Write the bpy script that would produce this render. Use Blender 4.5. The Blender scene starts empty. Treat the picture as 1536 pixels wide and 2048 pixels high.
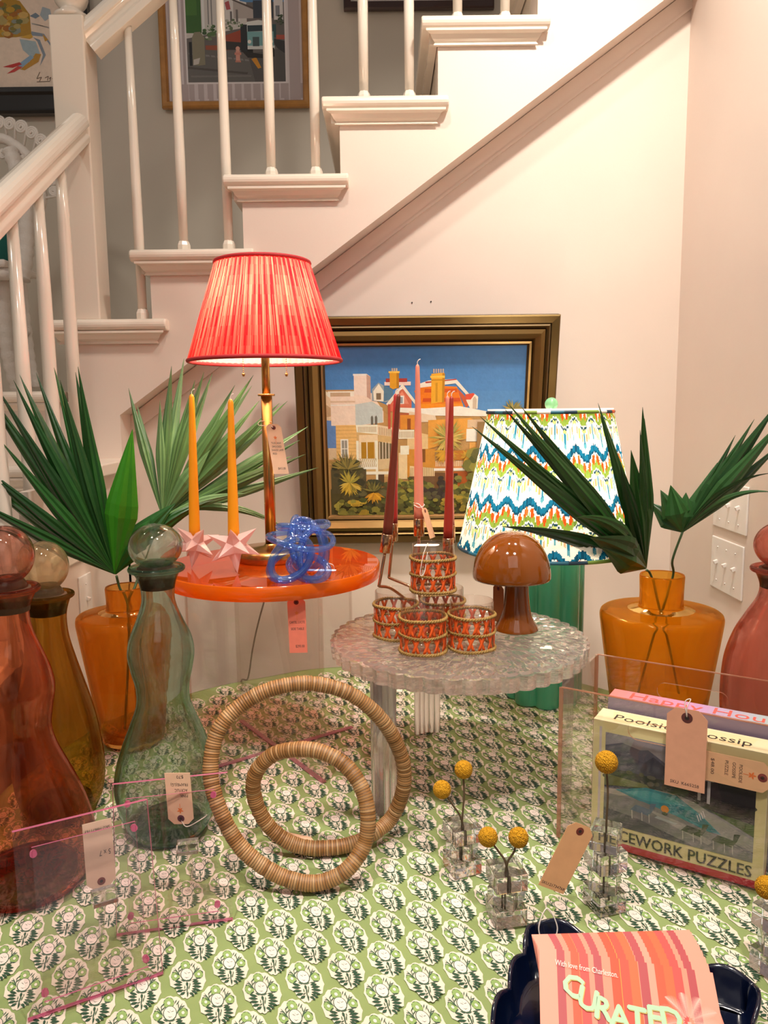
import bpy, math, random
import numpy as np
from mathutils import Vector, Matrix, Euler
random.seed(7)
PI=math.pi
sc=bpy.context.scene
COL=sc.collection
# ---------------------------------------------------------------- camera solution (metres; table top is z=0)
F=1540.0; CH=0.72
_d=np.array([132,11500,1540.]); _d/=np.linalg.norm(_d)
_f=np.array([0,0,1.])-_d*_d[2]; _f/=np.linalg.norm(_f)
_r=np.cross(_d,_f)
RM=np.array([_r,_f,-_d]); CC=np.array([0,0,CH])
def ray(px,py): return RM@np.array([(px-768)/F,(py-1024)/F,1.])
def onz(px,py,z=0.): v=ray(px,py); return Vector(CC+v*((z-CH)/v[2]))
def ony(px,py,y): v=ray(px,py); return Vector(CC+v*(y/v[1]))
def onx(px,py,x): v=ray(px,py); return Vector(CC+v*(x/v[0]))
def depth(p): return float((RM.T@(np.array(p)-CC))[2])
cam_d=bpy.data.cameras.new('camera'); cam=bpy.data.objects.new('camera',cam_d); COL.objects.link(cam)
cam_d.sensor_fit='HORIZONTAL'; cam_d.sensor_width=36; cam_d.lens=36*F/1536; cam_d.clip_start=.01
m=Matrix.Identity(4)
for i in range(3):
    m[i][0]=RM[i][0]; m[i][1]=-RM[i][1]; m[i][2]=-RM[i][2]; m[i][3]=CC[i]
cam.matrix_world=m; sc.camera=cam
sc.view_settings.view_transform='Standard'; sc.view_settings.look='None'; sc.view_settings.gamma=1
sc.view_settings.use_curve_mapping=False; sc.view_settings.exposure=0.0
# ---------------------------------------------------------------- colours and materials
def L(h):
    if isinstance(h,str):
        h=h.lstrip('#'); c=[int(h[i:i+2],16)/255 for i in (0,2,4)]
    else: c=list(h)
    return tuple((x/12.92 if x<=.04045 else ((x+.055)/1.055)**2.4) for x in c)
def nodes(name):
    m=bpy.data.materials.new(name); m.use_nodes=True; nt=m.node_tree; nt.nodes.clear()
    o=nt.nodes.new('ShaderNodeOutputMaterial'); return m,nt,o
def bump(nt,scale,strength,dist=.002,kind='ShaderNodeTexNoise',detail=3,stretch=None):
    tc=nt.nodes.new('ShaderNodeTexCoord'); t=nt.nodes.new(kind); t.inputs['Scale'].default_value=scale
    if 'Detail' in t.inputs: t.inputs['Detail'].default_value=detail
    src=tc.outputs['Object']
    if stretch:
        mp=nt.nodes.new('ShaderNodeMapping'); mp.inputs['Scale'].default_value=stretch; nt.links.new(src,mp.inputs[0]); src=mp.outputs[0]
    nt.links.new(src,t.inputs['Vector'])
    b=nt.nodes.new('ShaderNodeBump'); b.inputs['Strength'].default_value=strength; b.inputs['Distance'].default_value=dist
    nt.links.new(t.outputs['Distance' if kind=='ShaderNodeTexVoronoi' else 0],b.inputs['Height']); return b.outputs[0]
def mat(name,col,rough=.5,metal=0,bmp=None,attr=False,coat=0,spec=.5,sss=0,vary=0,vscale=8,sheen=0):
    m,nt,o=nodes(name); p=nt.nodes.new('ShaderNodeBsdfPrincipled'); nt.links.new(p.outputs[0],o.inputs[0])
    p.inputs['Roughness'].default_value=rough; p.inputs['Metallic'].default_value=metal
    p.inputs['Coat Weight'].default_value=coat; p.inputs['Specular IOR Level'].default_value=spec
    if sss: p.inputs['Subsurface Weight'].default_value=sss; p.inputs['Subsurface Radius'].default_value=(.02,.01,.005); p.inputs['Subsurface Scale'].default_value=.5
    if attr:
        a=nt.nodes.new('ShaderNodeAttribute'); a.attribute_name='Col'; csrc=a.outputs['Color']
    else:
        a=nt.nodes.new('ShaderNodeRGB'); a.outputs[0].default_value=(*L(col),1); csrc=a.outputs[0]
    if vary:
        tc=nt.nodes.new('ShaderNodeTexCoord'); n=nt.nodes.new('ShaderNodeTexNoise'); n.inputs['Scale'].default_value=vscale; n.inputs['Detail'].default_value=5
        nt.links.new(tc.outputs['Object'],n.inputs['Vector'])
        hs=nt.nodes.new('ShaderNodeHueSaturation'); mr=nt.nodes.new('ShaderNodeMapRange'); mr.inputs['From Min'].default_value=.3; mr.inputs['From Max'].default_value=.7
        mr.inputs['To Min'].default_value=1-vary; mr.inputs['To Max'].default_value=1+vary
        nt.links.new(n.outputs[0],mr.inputs[0]); nt.links.new(mr.outputs[0],hs.inputs['Value']); nt.links.new(csrc,hs.inputs['Color']); csrc=hs.outputs[0]
    nt.links.new(csrc,p.inputs['Base Color'])
    if bmp: nt.links.new(bump(nt,*bmp),p.inputs['Normal'])
    return m
def tint(name,mid,edge,rough=.02,bmp=None,gl=1.0,diff=0,dcol=None,ior=1.45,n=2,trl=.5,refr=0):
    """thin coloured glass / acrylic: coloured transmission, grazing reflection; light through the rim of a form crosses more glass and is deeper.
    mid/edge are the colours seen through the whole form, n the number of walls that lie on one another"""
    m,nt,o=nodes(name)
    lw=nt.nodes.new('ShaderNodeLayerWeight'); lw.inputs[0].default_value=.5
    pw=nt.nodes.new('ShaderNodeMath'); pw.operation='POWER'; nt.links.new(lw.outputs['Facing'],pw.inputs[0]); pw.inputs[1].default_value=2.2
    mx=nt.nodes.new('ShaderNodeMixRGB'); mx.inputs[1].default_value=(*[c**(1/n) for c in L(mid)],1); mx.inputs[2].default_value=(*[c**(1/n) for c in L(edge)],1)
    nt.links.new(pw.outputs[0],mx.inputs[0])
    tr=nt.nodes.new('ShaderNodeBsdfTransparent'); nt.links.new(mx.outputs[0],tr.inputs[0])
    gs=nt.nodes.new('ShaderNodeBsdfGlossy'); gs.inputs['Roughness'].default_value=rough; gs.inputs['Color'].default_value=(gl,gl,gl,1)
    p5=nt.nodes.new('ShaderNodeMath'); p5.operation='POWER'; nt.links.new(lw.outputs['Facing'],p5.inputs[0]); p5.inputs[1].default_value=4.5
    f0=((ior-1)/(ior+1))**2
    fr=nt.nodes.new('ShaderNodeMath'); fr.operation='MULTIPLY_ADD'; nt.links.new(p5.outputs[0],fr.inputs[0]); fr.inputs[1].default_value=.75; fr.inputs[2].default_value=f0*1.2
    if bmp:
        b=bump(nt,*bmp); nt.links.new(b,gs.inputs['Normal']); nt.links.new(b,lw.inputs['Normal'])
    src=tr.outputs[0]
    if refr:
        rf=nt.nodes.new('ShaderNodeBsdfGlass'); rf.inputs['Roughness'].default_value=0; rf.inputs['IOR'].default_value=ior; nt.links.new(mx.outputs[0],rf.inputs['Color'])
        if bmp: nt.links.new(b,rf.inputs['Normal'])
        m9=nt.nodes.new('ShaderNodeMixShader'); m9.inputs[0].default_value=refr; nt.links.new(src,m9.inputs[1]); nt.links.new(rf.outputs[0],m9.inputs[2]); src=m9.outputs[0]
    if diff:
        df=nt.nodes.new('ShaderNodeBsdfDiffuse'); df.inputs[0].default_value=(*L(dcol or mid),1)
        tl=nt.nodes.new('ShaderNodeBsdfTranslucent'); tl.inputs[0].default_value=(*L(dcol or mid),1)
        m0=nt.nodes.new('ShaderNodeMixShader'); m0.inputs[0].default_value=trl; nt.links.new(df.outputs[0],m0.inputs[1]); nt.links.new(tl.outputs[0],m0.inputs[2])
        m1=nt.nodes.new('ShaderNodeMixShader'); m1.inputs[0].default_value=diff; nt.links.new(src,m1.inputs[1]); nt.links.new(m0.outputs[0],m1.inputs[2]); src=m1.outputs[0]
    if refr>.8: nt.links.new(src,o.inputs[0]); return m
    ms=nt.nodes.new('ShaderNodeMixShader'); nt.links.new(fr.outputs[0],ms.inputs[0]); nt.links.new(src,ms.inputs[1]); nt.links.new(gs.outputs[0],ms.inputs[2])
    nt.links.new(ms.outputs[0],o.inputs[0]); return m
def glass(name,col,rough=0,ior=1.49,bmp=None):
    m,nt,o=nodes(name); g=nt.nodes.new('ShaderNodeBsdfGlass'); g.inputs['Color'].default_value=(*L(col),1); g.inputs['Roughness'].default_value=rough; g.inputs['IOR'].default_value=ior
    if bmp: nt.links.new(bump(nt,*bmp),g.inputs['Normal'])
    nt.links.new(g.outputs[0],o.inputs[0]); return m
def shade_mat(name,inner='#fff6ee',trans=.5,attr='Col',gain=1.0):
    """lampshade cloth: coloured outside, white lining inside, light shines through"""
    m,nt,o=nodes(name)
    a=nt.nodes.new('ShaderNodeAttribute'); a.attribute_name=attr
    ge=nt.nodes.new('ShaderNodeNewGeometry')
    mx=nt.nodes.new('ShaderNodeMixRGB'); nt.links.new(ge.outputs['Backfacing'],mx.inputs[0]); nt.links.new(a.outputs['Color'],mx.inputs[1]); mx.inputs[2].default_value=(*L(inner),1)
    df=nt.nodes.new('ShaderNodeBsdfDiffuse'); nt.links.new(mx.outputs[0],df.inputs[0])
    tl=nt.nodes.new('ShaderNodeBsdfTranslucent'); nt.links.new(a.outputs['Color'],tl.inputs[0])
    ms=nt.nodes.new('ShaderNodeMixShader'); ms.inputs[0].default_value=trans
    nt.links.new(df.outputs[0],ms.inputs[1]); nt.links.new(tl.outputs[0],ms.inputs[2]); nt.links.new(ms.outputs[0],o.inputs[0])
    b=bump(nt,350,.3,.001); nt.links.new(b,df.inputs['Normal']); return m
# ---------------------------------------------------------------- mesh builder
class MB:
    def __init__(s): s.v=[]; s.f=[]; s.c=[]; s.sm=[]
    def add(s,vs,fs,col=None,smooth=False):
        n=len(s.v); s.v+=[tuple(v) for v in vs]; s.f+=[tuple(i+n for i in f) for f in fs]
        if col is None: col=(1,1,1)
        if isinstance(col,list): s.c+=col
        else: s.c+=[col]*len(fs)
        s.sm+=[smooth]*len(fs); return s
    def box(s,x0,x1,y0,y1,z0,z1,col=None):
        vs=[(x,y,z) for z in (z0,z1) for y in (y0,y1) for x in (x0,x1)]
        return s.add(vs,[(0,2,3,1),(4,5,7,6),(0,1,5,4),(2,6,7,3),(0,4,6,2),(1,3,7,5)],col)
    def obox(s,c,ax,ay,az,col=None):
        """oriented box: centre c, half-vectors"""
        c=Vector(c); vs=[c+ax*i+ay*j+az*k for k in (-1,1) for j in (-1,1) for i in (-1,1)]
        return s.add(vs,[(0,2,3,1),(4,5,7,6),(0,1,5,4),(2,6,7,3),(0,4,6,2),(1,3,7,5)],col)
    def prism(s,poly,o,ux,uy,un,t,col=None,smooth=False):
        """extrude 2-D poly (in ux,uy) by t along un"""
        n=len(poly); o=Vector(o)
        a=[o+ux*p[0]+uy*p[1] for p in poly]; b=[q+un*t for q in a]
        fs=[tuple(range(n))[::-1],tuple(range(n,2*n))]+[(i,(i+1)%n,n+(i+1)%n,n+i) for i in range(n)]
        return s.add(a+b,fs,col,smooth)
    def lathe(s,prof,c=(0,0,0),seg=48,col=None,rf=None,smooth=True,caps=False):
        c=Vector(c); vs=[];fs=[]
        for k,(r,z) in enumerate(prof):
            for i in range(seg):
                a=2*PI*i/seg; rr=r*(rf(a,z,k) if rf else 1); vs.append((c.x+rr*math.cos(a),c.y+rr*math.sin(a),c.z+z))
        for k in range(len(prof)-1):
            for i in range(seg):
                j=(i+1)%seg; fs.append((k*seg+i,k*seg+j,(k+1)*seg+j,(k+1)*seg+i))
        if caps:
            fs.append(tuple(range(seg))[::-1]); fs.append(tuple(range((len(prof)-1)*seg,len(prof)*seg)))
        return s.add(vs,fs,col,smooth)
    def tube(s,path,r,seg=10,closed=False,col=None,caps=True,smooth=True,up=None):
        P=[Vector(p) for p in path]; n=len(P)
        R=r if isinstance(r,(list,tuple)) else [r]*n
        T=[]
        for i in range(n):
            a=P[(i-1)%n] if (closed or i>0) else P[i]; b=P[(i+1)%n] if (closed or i<n-1) else P[i]
            t=(b-a); T.append(t.normalized() if t.length>1e-9 else Vector((0,0,1)))
        u=(Vector(up) if up else T[0].orthogonal()); u=(u-T[0]*u.dot(T[0])).normalized()
        vs=[]; 
        U=[]
        for i in range(n):
            u=(u-T[i]*u.dot(T[i])).normalized(); U.append(u.copy())
        if closed:  # spread the twist
            w=T[0].cross(U[0]); e=(U[-1]-T[0]*U[-1].dot(T[0])).normalized(); tw=math.atan2(e.dot(w),e.dot(U[0]))
        else: tw=0
        for i in range(n):
            a0=-tw*i/n; w=T[i].cross(U[i])
            for k in range(seg):
                a=2*PI*k/seg+a0; vs.append(P[i]+(U[i]*math.cos(a)+w*math.sin(a))*R[i])
        fs=[]
        for i in range(n if closed else n-1):
            j=(i+1)%n
            for k in range(seg):
                l=(k+1)%seg; fs.append((i*seg+k,i*seg+l,j*seg+l,j*seg+k))
        cols=col
        if callable(col): cols=[col(i) for i in range(n if closed else n-1) for k in range(seg)]
        if caps and not closed:
            fs.append(tuple(range(seg))[::-1]); fs.append(tuple(range((n-1)*seg,n*seg)))
            if isinstance(cols,list): cols+= [cols[0],cols[-1]]
        return s.add(vs,fs,cols,smooth)
    def sphere(s,c,r,seg=24,rings=14,col=None,sx=1,sy=1,sz=1):
        prof=[(max(1e-5,r*math.sin(PI*k/rings)),-r*math.cos(PI*k/rings)*sz) for k in range(rings+1)]
        return s.lathe(prof,c,seg,col)
    def poly2(s,pts,o,ux,uy,col,off=0,un=None):
        """flat polygon painted on the plane (o,ux,uy)"""
        o=Vector(o)+(un*off if un else Vector((0,0,0)))
        return s.add([o+ux*p[0]+uy*p[1] for p in pts],[tuple(range(len(pts)))],col)
    def build(s,name,mt,parent=None,local=False,origin=None,merge=False,bevel=None,solid=None,sub=0):
        me=bpy.data.meshes.new(name)
        off=Vector((0,0,0))
        if parent is not None and not local: off=world_loc(parent)
        elif parent is None and origin is not None: off=Vector(origin)
        me.from_pydata([(v[0]-off[0],v[1]-off[1],v[2]-off[2]) for v in s.v],[],s.f)
        a=me.color_attributes.new('Col','FLOAT_COLOR','CORNER')
        n=len(me.loops); buf=np.ones((n,4),np.float32); cnt=[len(f) for f in s.f]
        buf[:,:3]=np.repeat(np.array(s.c,np.float32).reshape(-1,3),cnt,axis=0)
        a.data.foreach_set('color',buf.ravel())
        me.polygons.foreach_set('use_smooth',s.sm); me.update()
        me.materials.append(mt)
        o=bpy.data.objects.new(name,me); COL.objects.link(o)
        if parent is not None: o.parent=parent
        elif origin is not None: o.location=off
        if bevel:
            b=o.modifiers.new('b','BEVEL'); b.width=bevel; b.segments=2; b.limit_method='ANGLE'; b.angle_limit=.6
        if solid:
            b=o.modifiers.new('s','SOLIDIFY'); b.thickness=solid; b.offset=0
        if sub:
            b=o.modifiers.new('d','SUBSURF'); b.levels=sub; b.render_levels=sub
        return o
def world_loc(o):
    v=Vector(o.location)
    p=o.parent
    while p: v=v+Vector(p.location); p=p.parent
    return v
def info(o,label,cat,group=None,kind=None):
    if label: o['label']=label
    if cat: o['category']=cat
    if group: o['group']=group
    if kind: o['kind']=kind
    return o
def thing(name,label,cat,loc,group=None,rot=None):
    o=bpy.data.objects.new(name,None); COL.objects.link(o); o.location=loc; o.empty_display_size=.02
    if rot is not None: o.rotation_euler=rot
    return info(o,label,cat,group)
def structure(o): o['kind']='structure'; return o
def copy_tree(o,parent=None):
    c=o.copy(); COL.objects.link(c); 
    if parent: c.parent=parent
    for ch in list(o.children):
        copy_tree(ch,c)
    return c
def spline(P,n=8,closed=False):
    P=[Vector(p) for p in P]; N=len(P); out=[]
    for i in range(N if closed else N-1):
        p0=P[(i-1)%N] if (closed or i>0) else P[i]; p1=P[i]; p2=P[(i+1)%N]; p3=P[(i+2)%N] if (closed or i+2<N) else p2
        for k in range(n):
            t=k/n; out.append(.5*((2*p1)+(p2-p0)*t+(2*p0-5*p1+4*p2-p3)*t*t+(3*p1-p0-3*p2+p3)*t**3))
    if not closed: out.append(P[-1])
    return out
def prof_px(cx,basepy,items,z0=0.,n=0):
    """vertical axis standing at the point seen at (cx,basepy) on height z0; items (py,r_px) -> (r,z) profile in metres"""
    B=onz(cx,basepy,z0); out=[]
    for py,r in items:
        # point on the axis seen on row py
        lo,hi=-.2,2.2
        for _ in range(40):
            mid=(lo+hi)/2; c=RM.T@(np.array([B.x,B.y,z0+mid])-CC); y=1024+F*c[1]/c[2]
            if y>py: lo=mid
            else: hi=mid
        out.append((r*c[2]/F,mid))
    return B,out
def smooth_prof(pr,n=6):
    q=spline([(r,z,0) for r,z in pr],n); return [(max(p.x,1e-4),p.y) for p in q]
_tc={}
def text_polys(s,size=1.0):
    """outline glyph mesh of a text, as 2-D triangles/quads"""
    if (s) not in _tc:
        cu=bpy.data.curves.new('t','FONT'); cu.body=s; cu.size=1; cu.resolution_u=2; ob=bpy.data.objects.new('t',cu); COL.objects.link(ob)
        dg=bpy.context.evaluated_depsgraph_get(); me=ob.evaluated_get(dg).to_mesh()
        vs=[(v.co.x,v.co.y) for v in me.vertices]; fs=[tuple(p.vertices) for p in me.polygons]
        w=max([v[0] for v in vs] or [0]); bpy.data.objects.remove(ob); bpy.data.curves.remove(cu)
        _tc[s]=(vs,fs,w)
    vs,fs,w=_tc[s]; return [(x*size,y*size) for x,y in vs],fs,w*size
def put_text(mb,s,size,o,ux,uy,col,align='c',un=None,off=0,width=None,rot=0):
    vs,fs,w=text_polys(s,size); k=1
    if width: k=width/w
    dx={'c':-w*k/2,'l':0,'r':-w*k}[align]; o=Vector(o)+(un*off if un else Vector((0,0,0)))
    c,sn=math.cos(rot),math.sin(rot)
    pts=[]
    for x,y in vs:
        x=x*k+dx; X=x*c-y*sn; Y=x*sn+y*c; pts.append(o+ux*X+uy*Y)
    mb.add(pts,fs,L(col))
X=Vector((1,0,0)); Y=Vector((0,1,0)); Z=Vector((0,0,1))
def circle(cx,cy,rx,ry=None,n=20,a0=0):
    ry=ry or rx; return [(cx+rx*math.cos(a0+2*PI*i/n),cy+ry*math.sin(a0+2*PI*i/n)) for i in range(n)]
E_RED=8.5; E_IKAT=3.3; E_SPOT=7.0; E_FILL=7.0; E_WORLD=.19; EXPO=0.20
# ================================================================ materials
M={}
M['wall']=mat('wall_paint','#e2d2c6',.45,bmp=(220,.12,.001),vary=.03,vscale=3)
M['wallgrey']=mat('stairwell_paint','#cfc6b8',.5,bmp=(200,.1,.001),vary=.03,vscale=3)
M['gloss']=mat('white_gloss_paint','#e9dccd',.22,bmp=(60,.15,.002),coat=.2)
M['rail']=mat('cream_rail_paint','#ebe0d2',.18,coat=.4)
M['floor']=mat('oak_floor','#8c6a48',.4,bmp=(6,.2,.01,'ShaderNodeTexNoise',6,(1,12,1)),vary=.2,vscale=5)
M['white']=mat('white_plastic','#f1ebe6',.25,coat=.3)
M['art']=mat('printed_surface','#ffffff',.5,attr=True)
M['oil']=mat('oil_paint','#ffffff',.38,attr=True,bmp=(130,.35,.002),vary=.05,vscale=60)
M['cloth']=mat('block_print_cotton','#ffffff',.85,attr=True,bmp=(900,.25,.0008),vary=.07,vscale=14,spec=.2)
M['brass']=mat('brushed_brass','#c99a5c',.25,1,bmp=(60,.1,.001,'ShaderNodeTexNoise',3,(1,1,.05)))
M['gold']=mat('polished_gold_metal','#d9a982',.1,1)
M['bronze']=mat('antique_bronze_frame','#ffffff',.30,.75,attr=True,bmp=(300,.1,.001))
M['wood']=mat('oak_frame','#b9823f',.35,vary=.15,vscale=30,coat=.2)
M['darkwood']=mat('dark_frame','#3a2019',.3,coat=.3)
M['black']=mat('black_lacquer','#1e1a18',.25,coat=.4)
M['wicker']=mat('white_wicker','#e9e0d8',.5,bmp=(160,.6,.003))
M['teal_cloth']=mat('teal_cushion','#1f6f66',.8,bmp=(90,.8,.003))
M['wax']=mat('coloured_wax','#ffffff',.42,attr=True,sss=.25)
M['paper']=mat('kraft_card','#ffffff',.75,attr=True,vary=.04,vscale=60)
M['string']=mat('white_string','#efe4dc',.8)
M['rattan']=mat('rattan_wrap','#ffffff',.5,attr=True,bmp=(400,.3,.001),vary=.1,vscale=40)
M['straw']=mat('twisted_straw','#9c7a3e',.7,bmp=(500,.5,.001),vary=.2,vscale=90)
M['raffia']=mat('orange_raffia','#f0601c',.6,bmp=(500,.3,.001),vary=.1,vscale=90)
M['leaf']=mat('palm_leaf','#ffffff',.32,attr=True,bmp=(60,.3,.002,'ShaderNodeTexNoise',3,(1,1,1)),spec=.5)
M['stem']=mat('green_stem','#3f5a35',.5)
M['brown']=mat('brown_lacquer','#7d4006',.07,coat=.9)
M['celadon']=mat('green_glazed_ceramic','#3f9d79',.12,coat=.6)
M['navy']=mat('navy_lacquer','#060f28',.15,coat=.5)
M['billy']=mat('yellow_flower_head','#e3a512',.8,bmp=(260,1,.004,'ShaderNodeTexVoronoi'))
M['drystem']=mat('dry_brown_stem','#5b4a34',.7)
M['cork']=mat('dark_cork','#5f4632',.8,bmp=(120,.4,.002))
M['cord']=mat('grey_power_cord','#6f695c',.4)
M['linen']=mat('white_liner','#fff4ea',.8)
# glass and acrylic
BW=(11,.22,.004)
M['pinkglass']=tint('rose_glass','#f89464','#98242e',.03,BW,n=4,diff=.02,dcol='#c83a28',refr=.88)
M['roseglass']=tint('pale_rose_glass','#f49c8a','#a8443c',.03,BW,n=4,diff=.06,dcol='#e88a78',refr=.85)
M['oliveglass']=tint('olive_amber_glass','#c88e2c','#4a3410',.03,BW,n=4,diff=.04,dcol='#a86c14',refr=.85)
M['tealglass']=tint('sea_green_glass','#c8e6d6','#2c8a70',.03,(14,.25,.004),n=4,refr=.88)
M['rosebll']=tint('pale_pink_glass','#f6b4a0','#b04c44',.02,BW,n=4,refr=.9)
M['palebll']=tint('pale_straw_glass','#f6e2bc','#c89a68',.02,BW,n=4,diff=.05,dcol='#f0d8b0',refr=.85)
M['tealbll']=tint('pale_sea_glass','#dcefe4','#3f9078',.02,BW,n=4,refr=.9)
M['tealbase']=glass('thick_teal_glass','#8fdcc0',0,1.2)
M['rosebase']=glass('thick_rose_glass','#e0788c',0,1.2)
M['olivebase']=glass('thick_olive_glass','#d8b060',0,1.2)
M['amber']=tint('amber_glass','#ffa81e','#b05c0a',.02,(5,.12,.003),diff=.13,dcol='#ff9a06',n=4,refr=.88)
M['amber2']=tint('deep_amber_glass','#fb9c2a','#b4540c',.02,(5,.12,.003),diff=.11,dcol='#fa8e18',n=4,refr=.88)
M['water']=tint('still_water','#fff4dc','#f0dcb0',.0,ior=1.33,n=1)
M['clear']=tint('clear_glass','#f8f0ec','#a89088',.0,n=4)
M['acrylic']=tint('clear_acrylic','#f6f3f0','#e0d8d0',.0,ior=1.45,n=2)
M['acredge']=tint('acrylic_edge','#e8c4b0','#c98a70',.05,diff=.5,dcol='#dba58a')
M['pinkedge']=tint('pink_acrylic_edge','#e58fae','#c95a86',.1,diff=.93,dcol='#ee86b0')
M['footedge']=tint('rosy_acrylic_edge','#f0c4cc','#d890a4',.1,diff=.5,dcol='#f0a8bc')
M['pinkac']=tint('faint_pink_acrylic','#fdf8f9','#f4e4ea',.0,n=2)
M['orangeac']=tint('orange_acrylic','#ff8038','#ff5408',.02,diff=.26,dcol='#ff7014',gl=1)
M['orangeedge']=tint('orange_acrylic_rim','#ff6a20','#ff4a00',.1,diff=.95,dcol='#ff7a10')
M['crystal']=tint('cut_crystal','#ffffff','#f4f6f2',.0,n=2,ior=1.55,refr=.93)
M['icetop']=tint('rippled_clear_acrylic','#fffaf8','#fbf0ec',.02,n=2,ior=1.40,diff=.10,dcol='#fff2ee',refr=.9)
M['fluted']=tint('fluted_clear_acrylic','#ffffff','#f8f2ee',.0,n=2,ior=1.40,diff=.10,dcol='#fff4f0',refr=.9)
M['blueglass']=tint('blue_blown_glass','#b0d0fa','#2c6ad4',.02,diff=.16,dcol='#5a9cf8',n=2,ior=1.7)
M['starglass']=tint('frosted_pink_glass','#fcdcd6','#f0b8b0',.2,diff=.80,dcol='#ffdcd6',trl=.35)
M['seafoam']=tint('seafoam_glass','#b8f0c8','#8fd8a4',.1,diff=.6,dcol='#b4f0c4')
M['redshade']=shade_mat('pleated_red_silk',trans=.42)
M['ikat']=shade_mat('ikat_cotton',trans=.5)
M['redtrim']=mat('red_rope_trim','#b3262c',.7,bmp=(300,.5,.001))
# ================================================================ setting
def plane_poly(name,pts,mt,t,un):
    mb=MB(); n=len(pts); b=[Vector(p)+un*t for p in pts]
    mb.add([Vector(p) for p in pts]+b,[tuple(range(n)),tuple(range(n,2*n))[::-1]]+[(i,n+i,n+(i+1)%n,(i+1)%n) for i in range(n)])
    return structure(mb.build(name,mt))
TIPS=[(-.932,.974),(-.685,1.158),(-.423,1.350),(-.153,1.545),(.113,1.741),(.378,1.936),(.642,2.13)]
YW=2.30; YS=2.20; YB=3.10; XR=.867
DG=lambda x:.711+(x+.745)*.7145      # underside of the stringer
# wall below the stair
plane_poly('wall_back',[(-.745,YW,-.75),(XR,YW,-.75),(XR,YW,DG(XR)+.05),(-.745,YW,.76)],M['wall'],.05,Y)
plane_poly('wall_right',[(XR,YW+.9,-.75),(XR,-.6,-.75),(XR,-.6,2.7),(XR,YW+.9,2.7)],M['wall'],.05,X)
plane_poly('wall_stairwell',[(-2.6,YB,-.75),(1.4,YB,-.75),(1.4,YB,2.7),(-2.6,YB,2.7)],M['wallgrey'],.05,Y)
plane_poly('wall_left',[(-2.6,YB,-.75),(-2.6,-.6,-.75),(-2.6,-.6,2.7),(-2.6,YB,2.7)],M['wallgrey'],.05,-X)
mb=MB(); mb.box(-2.65,1.4,-2.2,YB+.05,-.80,-.75); structure(mb.build('floor',M['floor']))
# sloping trim band under the stringer
mb=MB(); a=(-.745,DG(-.745)); b=(XR,DG(XR)); w=.052
mb.prism([(a[0],a[1]-.002),(b[0],b[1]-.002),(b[0],b[1]-w),(a[0],a[1]-w)],(0,YW-.008,0),X,Z,Y,.010)
mb.prism([(a[0],a[1]-w+.004),(b[0],b[1]-w+.004),(b[0],b[1]-w-.003),(a[0],a[1]-w-.003)],(0,YW-.011,0),X,Z,Y,.012)
structure(mb.build('trim_1',M['wall']))
# ================================================================ staircase
ST=thing('staircase','cream painted staircase with white balusters and moulded rails rising behind the display','staircase',(-.3,2.6,-.75))
mb=MB(); poly=[(-1.62,-.75),(-.745,-.75),(-.745,.711),(XR+.0,DG(XR))]
top=[]
for i,(tx,tz) in enumerate(TIPS):
    rx=tx+.045; z0=TIPS[i-1][1]-.03 if i else .78
    top+= [(rx,z0),(rx,tz-.03)]
top=[(-1.62,.75),(-.887,.75)]+top+[(XR,TIPS[-1][1]-.03)]
poly=[(-1.62,-.75),(-.745,-.75),(-.745,.711),(XR,DG(XR))]+top[::-1]
mb.prism(poly,(0,YS,0),X,Z,Y,.10)
o=mb.build('stringer',M['wall'],ST)
def tread(mb,x0,x1,yf,yb,zt,th=.032):
    n=8; pr=[(yb,zt-th),(yb,zt)]+[(yf+.016-.016*math.sin(PI*k/n),zt-.016+.016*math.cos(PI*k/n)) for k in range(n+1)]
    mb.prism(pr,(x0,0,0),Y,Z,X,x1-x0)
def cove(mb,x0,x1,yf,zt,h=.034,d=.030):
    q=[(0,0),(-d,0),(-d,-.006),(-d*.62,-.010),(-d*.42,-.020),(-d*.18,-.026),(-.010,-h),(0,-h)]
    # mitred moulding: front run with sloping ends
    n=len(q); A=[(x0+ (d+p[0]) ,yf+p[0],zt+p[1]) for p in q]; B=[(x1-(d+p[0]),yf+p[0],zt+p[1]) for p in q]
    mb.add(A+B,[tuple(range(n)),tuple(range(n,2*n))[::-1]]+[(i,n+i,n+(i+1)%n,(i+1)%n) for i in range(n)])
for i,(tx,tz) in enumerate(TIPS):
    if tx>.5: continue
    mb=MB(); tread(mb,tx,tx+.338,YS-.038,YB-.02,tz); mb.build('tread',M['gloss'],ST,bevel=.004)
    mb=MB(); cove(mb,tx+.012,tx+.33,YS-.001,tz-.032); 
    mb.box(tx+.022,tx+.043,YS+.0,YB-.03,tz-.060,tz-.032)
    mb.build('cove_moulding',M['gloss'],ST)
    mb=MB(); mb.box(tx+.046,tx+.062,YS+.012,YB-.03,(TIPS[i-1][1] if i else .78),tz-.033); mb.build('riser',M['gloss'],ST)
# landing and the lower flight that comes toward the room
LF=[(.780,2.17,3.08,-2.58,-.90),(.588,1.945,2.21,-2.58,-.715),(.395,1.70,1.98,-2.58,-.735),(.20,1.46,1.735,-2.58,-.80)]
for z,y0,y1,x0,x1 in LF:
    mb=MB(); tread(mb,x0,x1,y0,y1,z); mb.build('tread',M['gloss'],ST,bevel=.004)
    mb=MB(); cove(mb,x0,x1-.005,y0+.04,z-.032); mb.build('cove_moulding',M['gloss'],ST)
    mb=MB(); mb.box(x0+.02,x1-.055,y0+.045,y1-.01,-.75,z-.033); mb.build('riser',M['wall'],ST)
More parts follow.
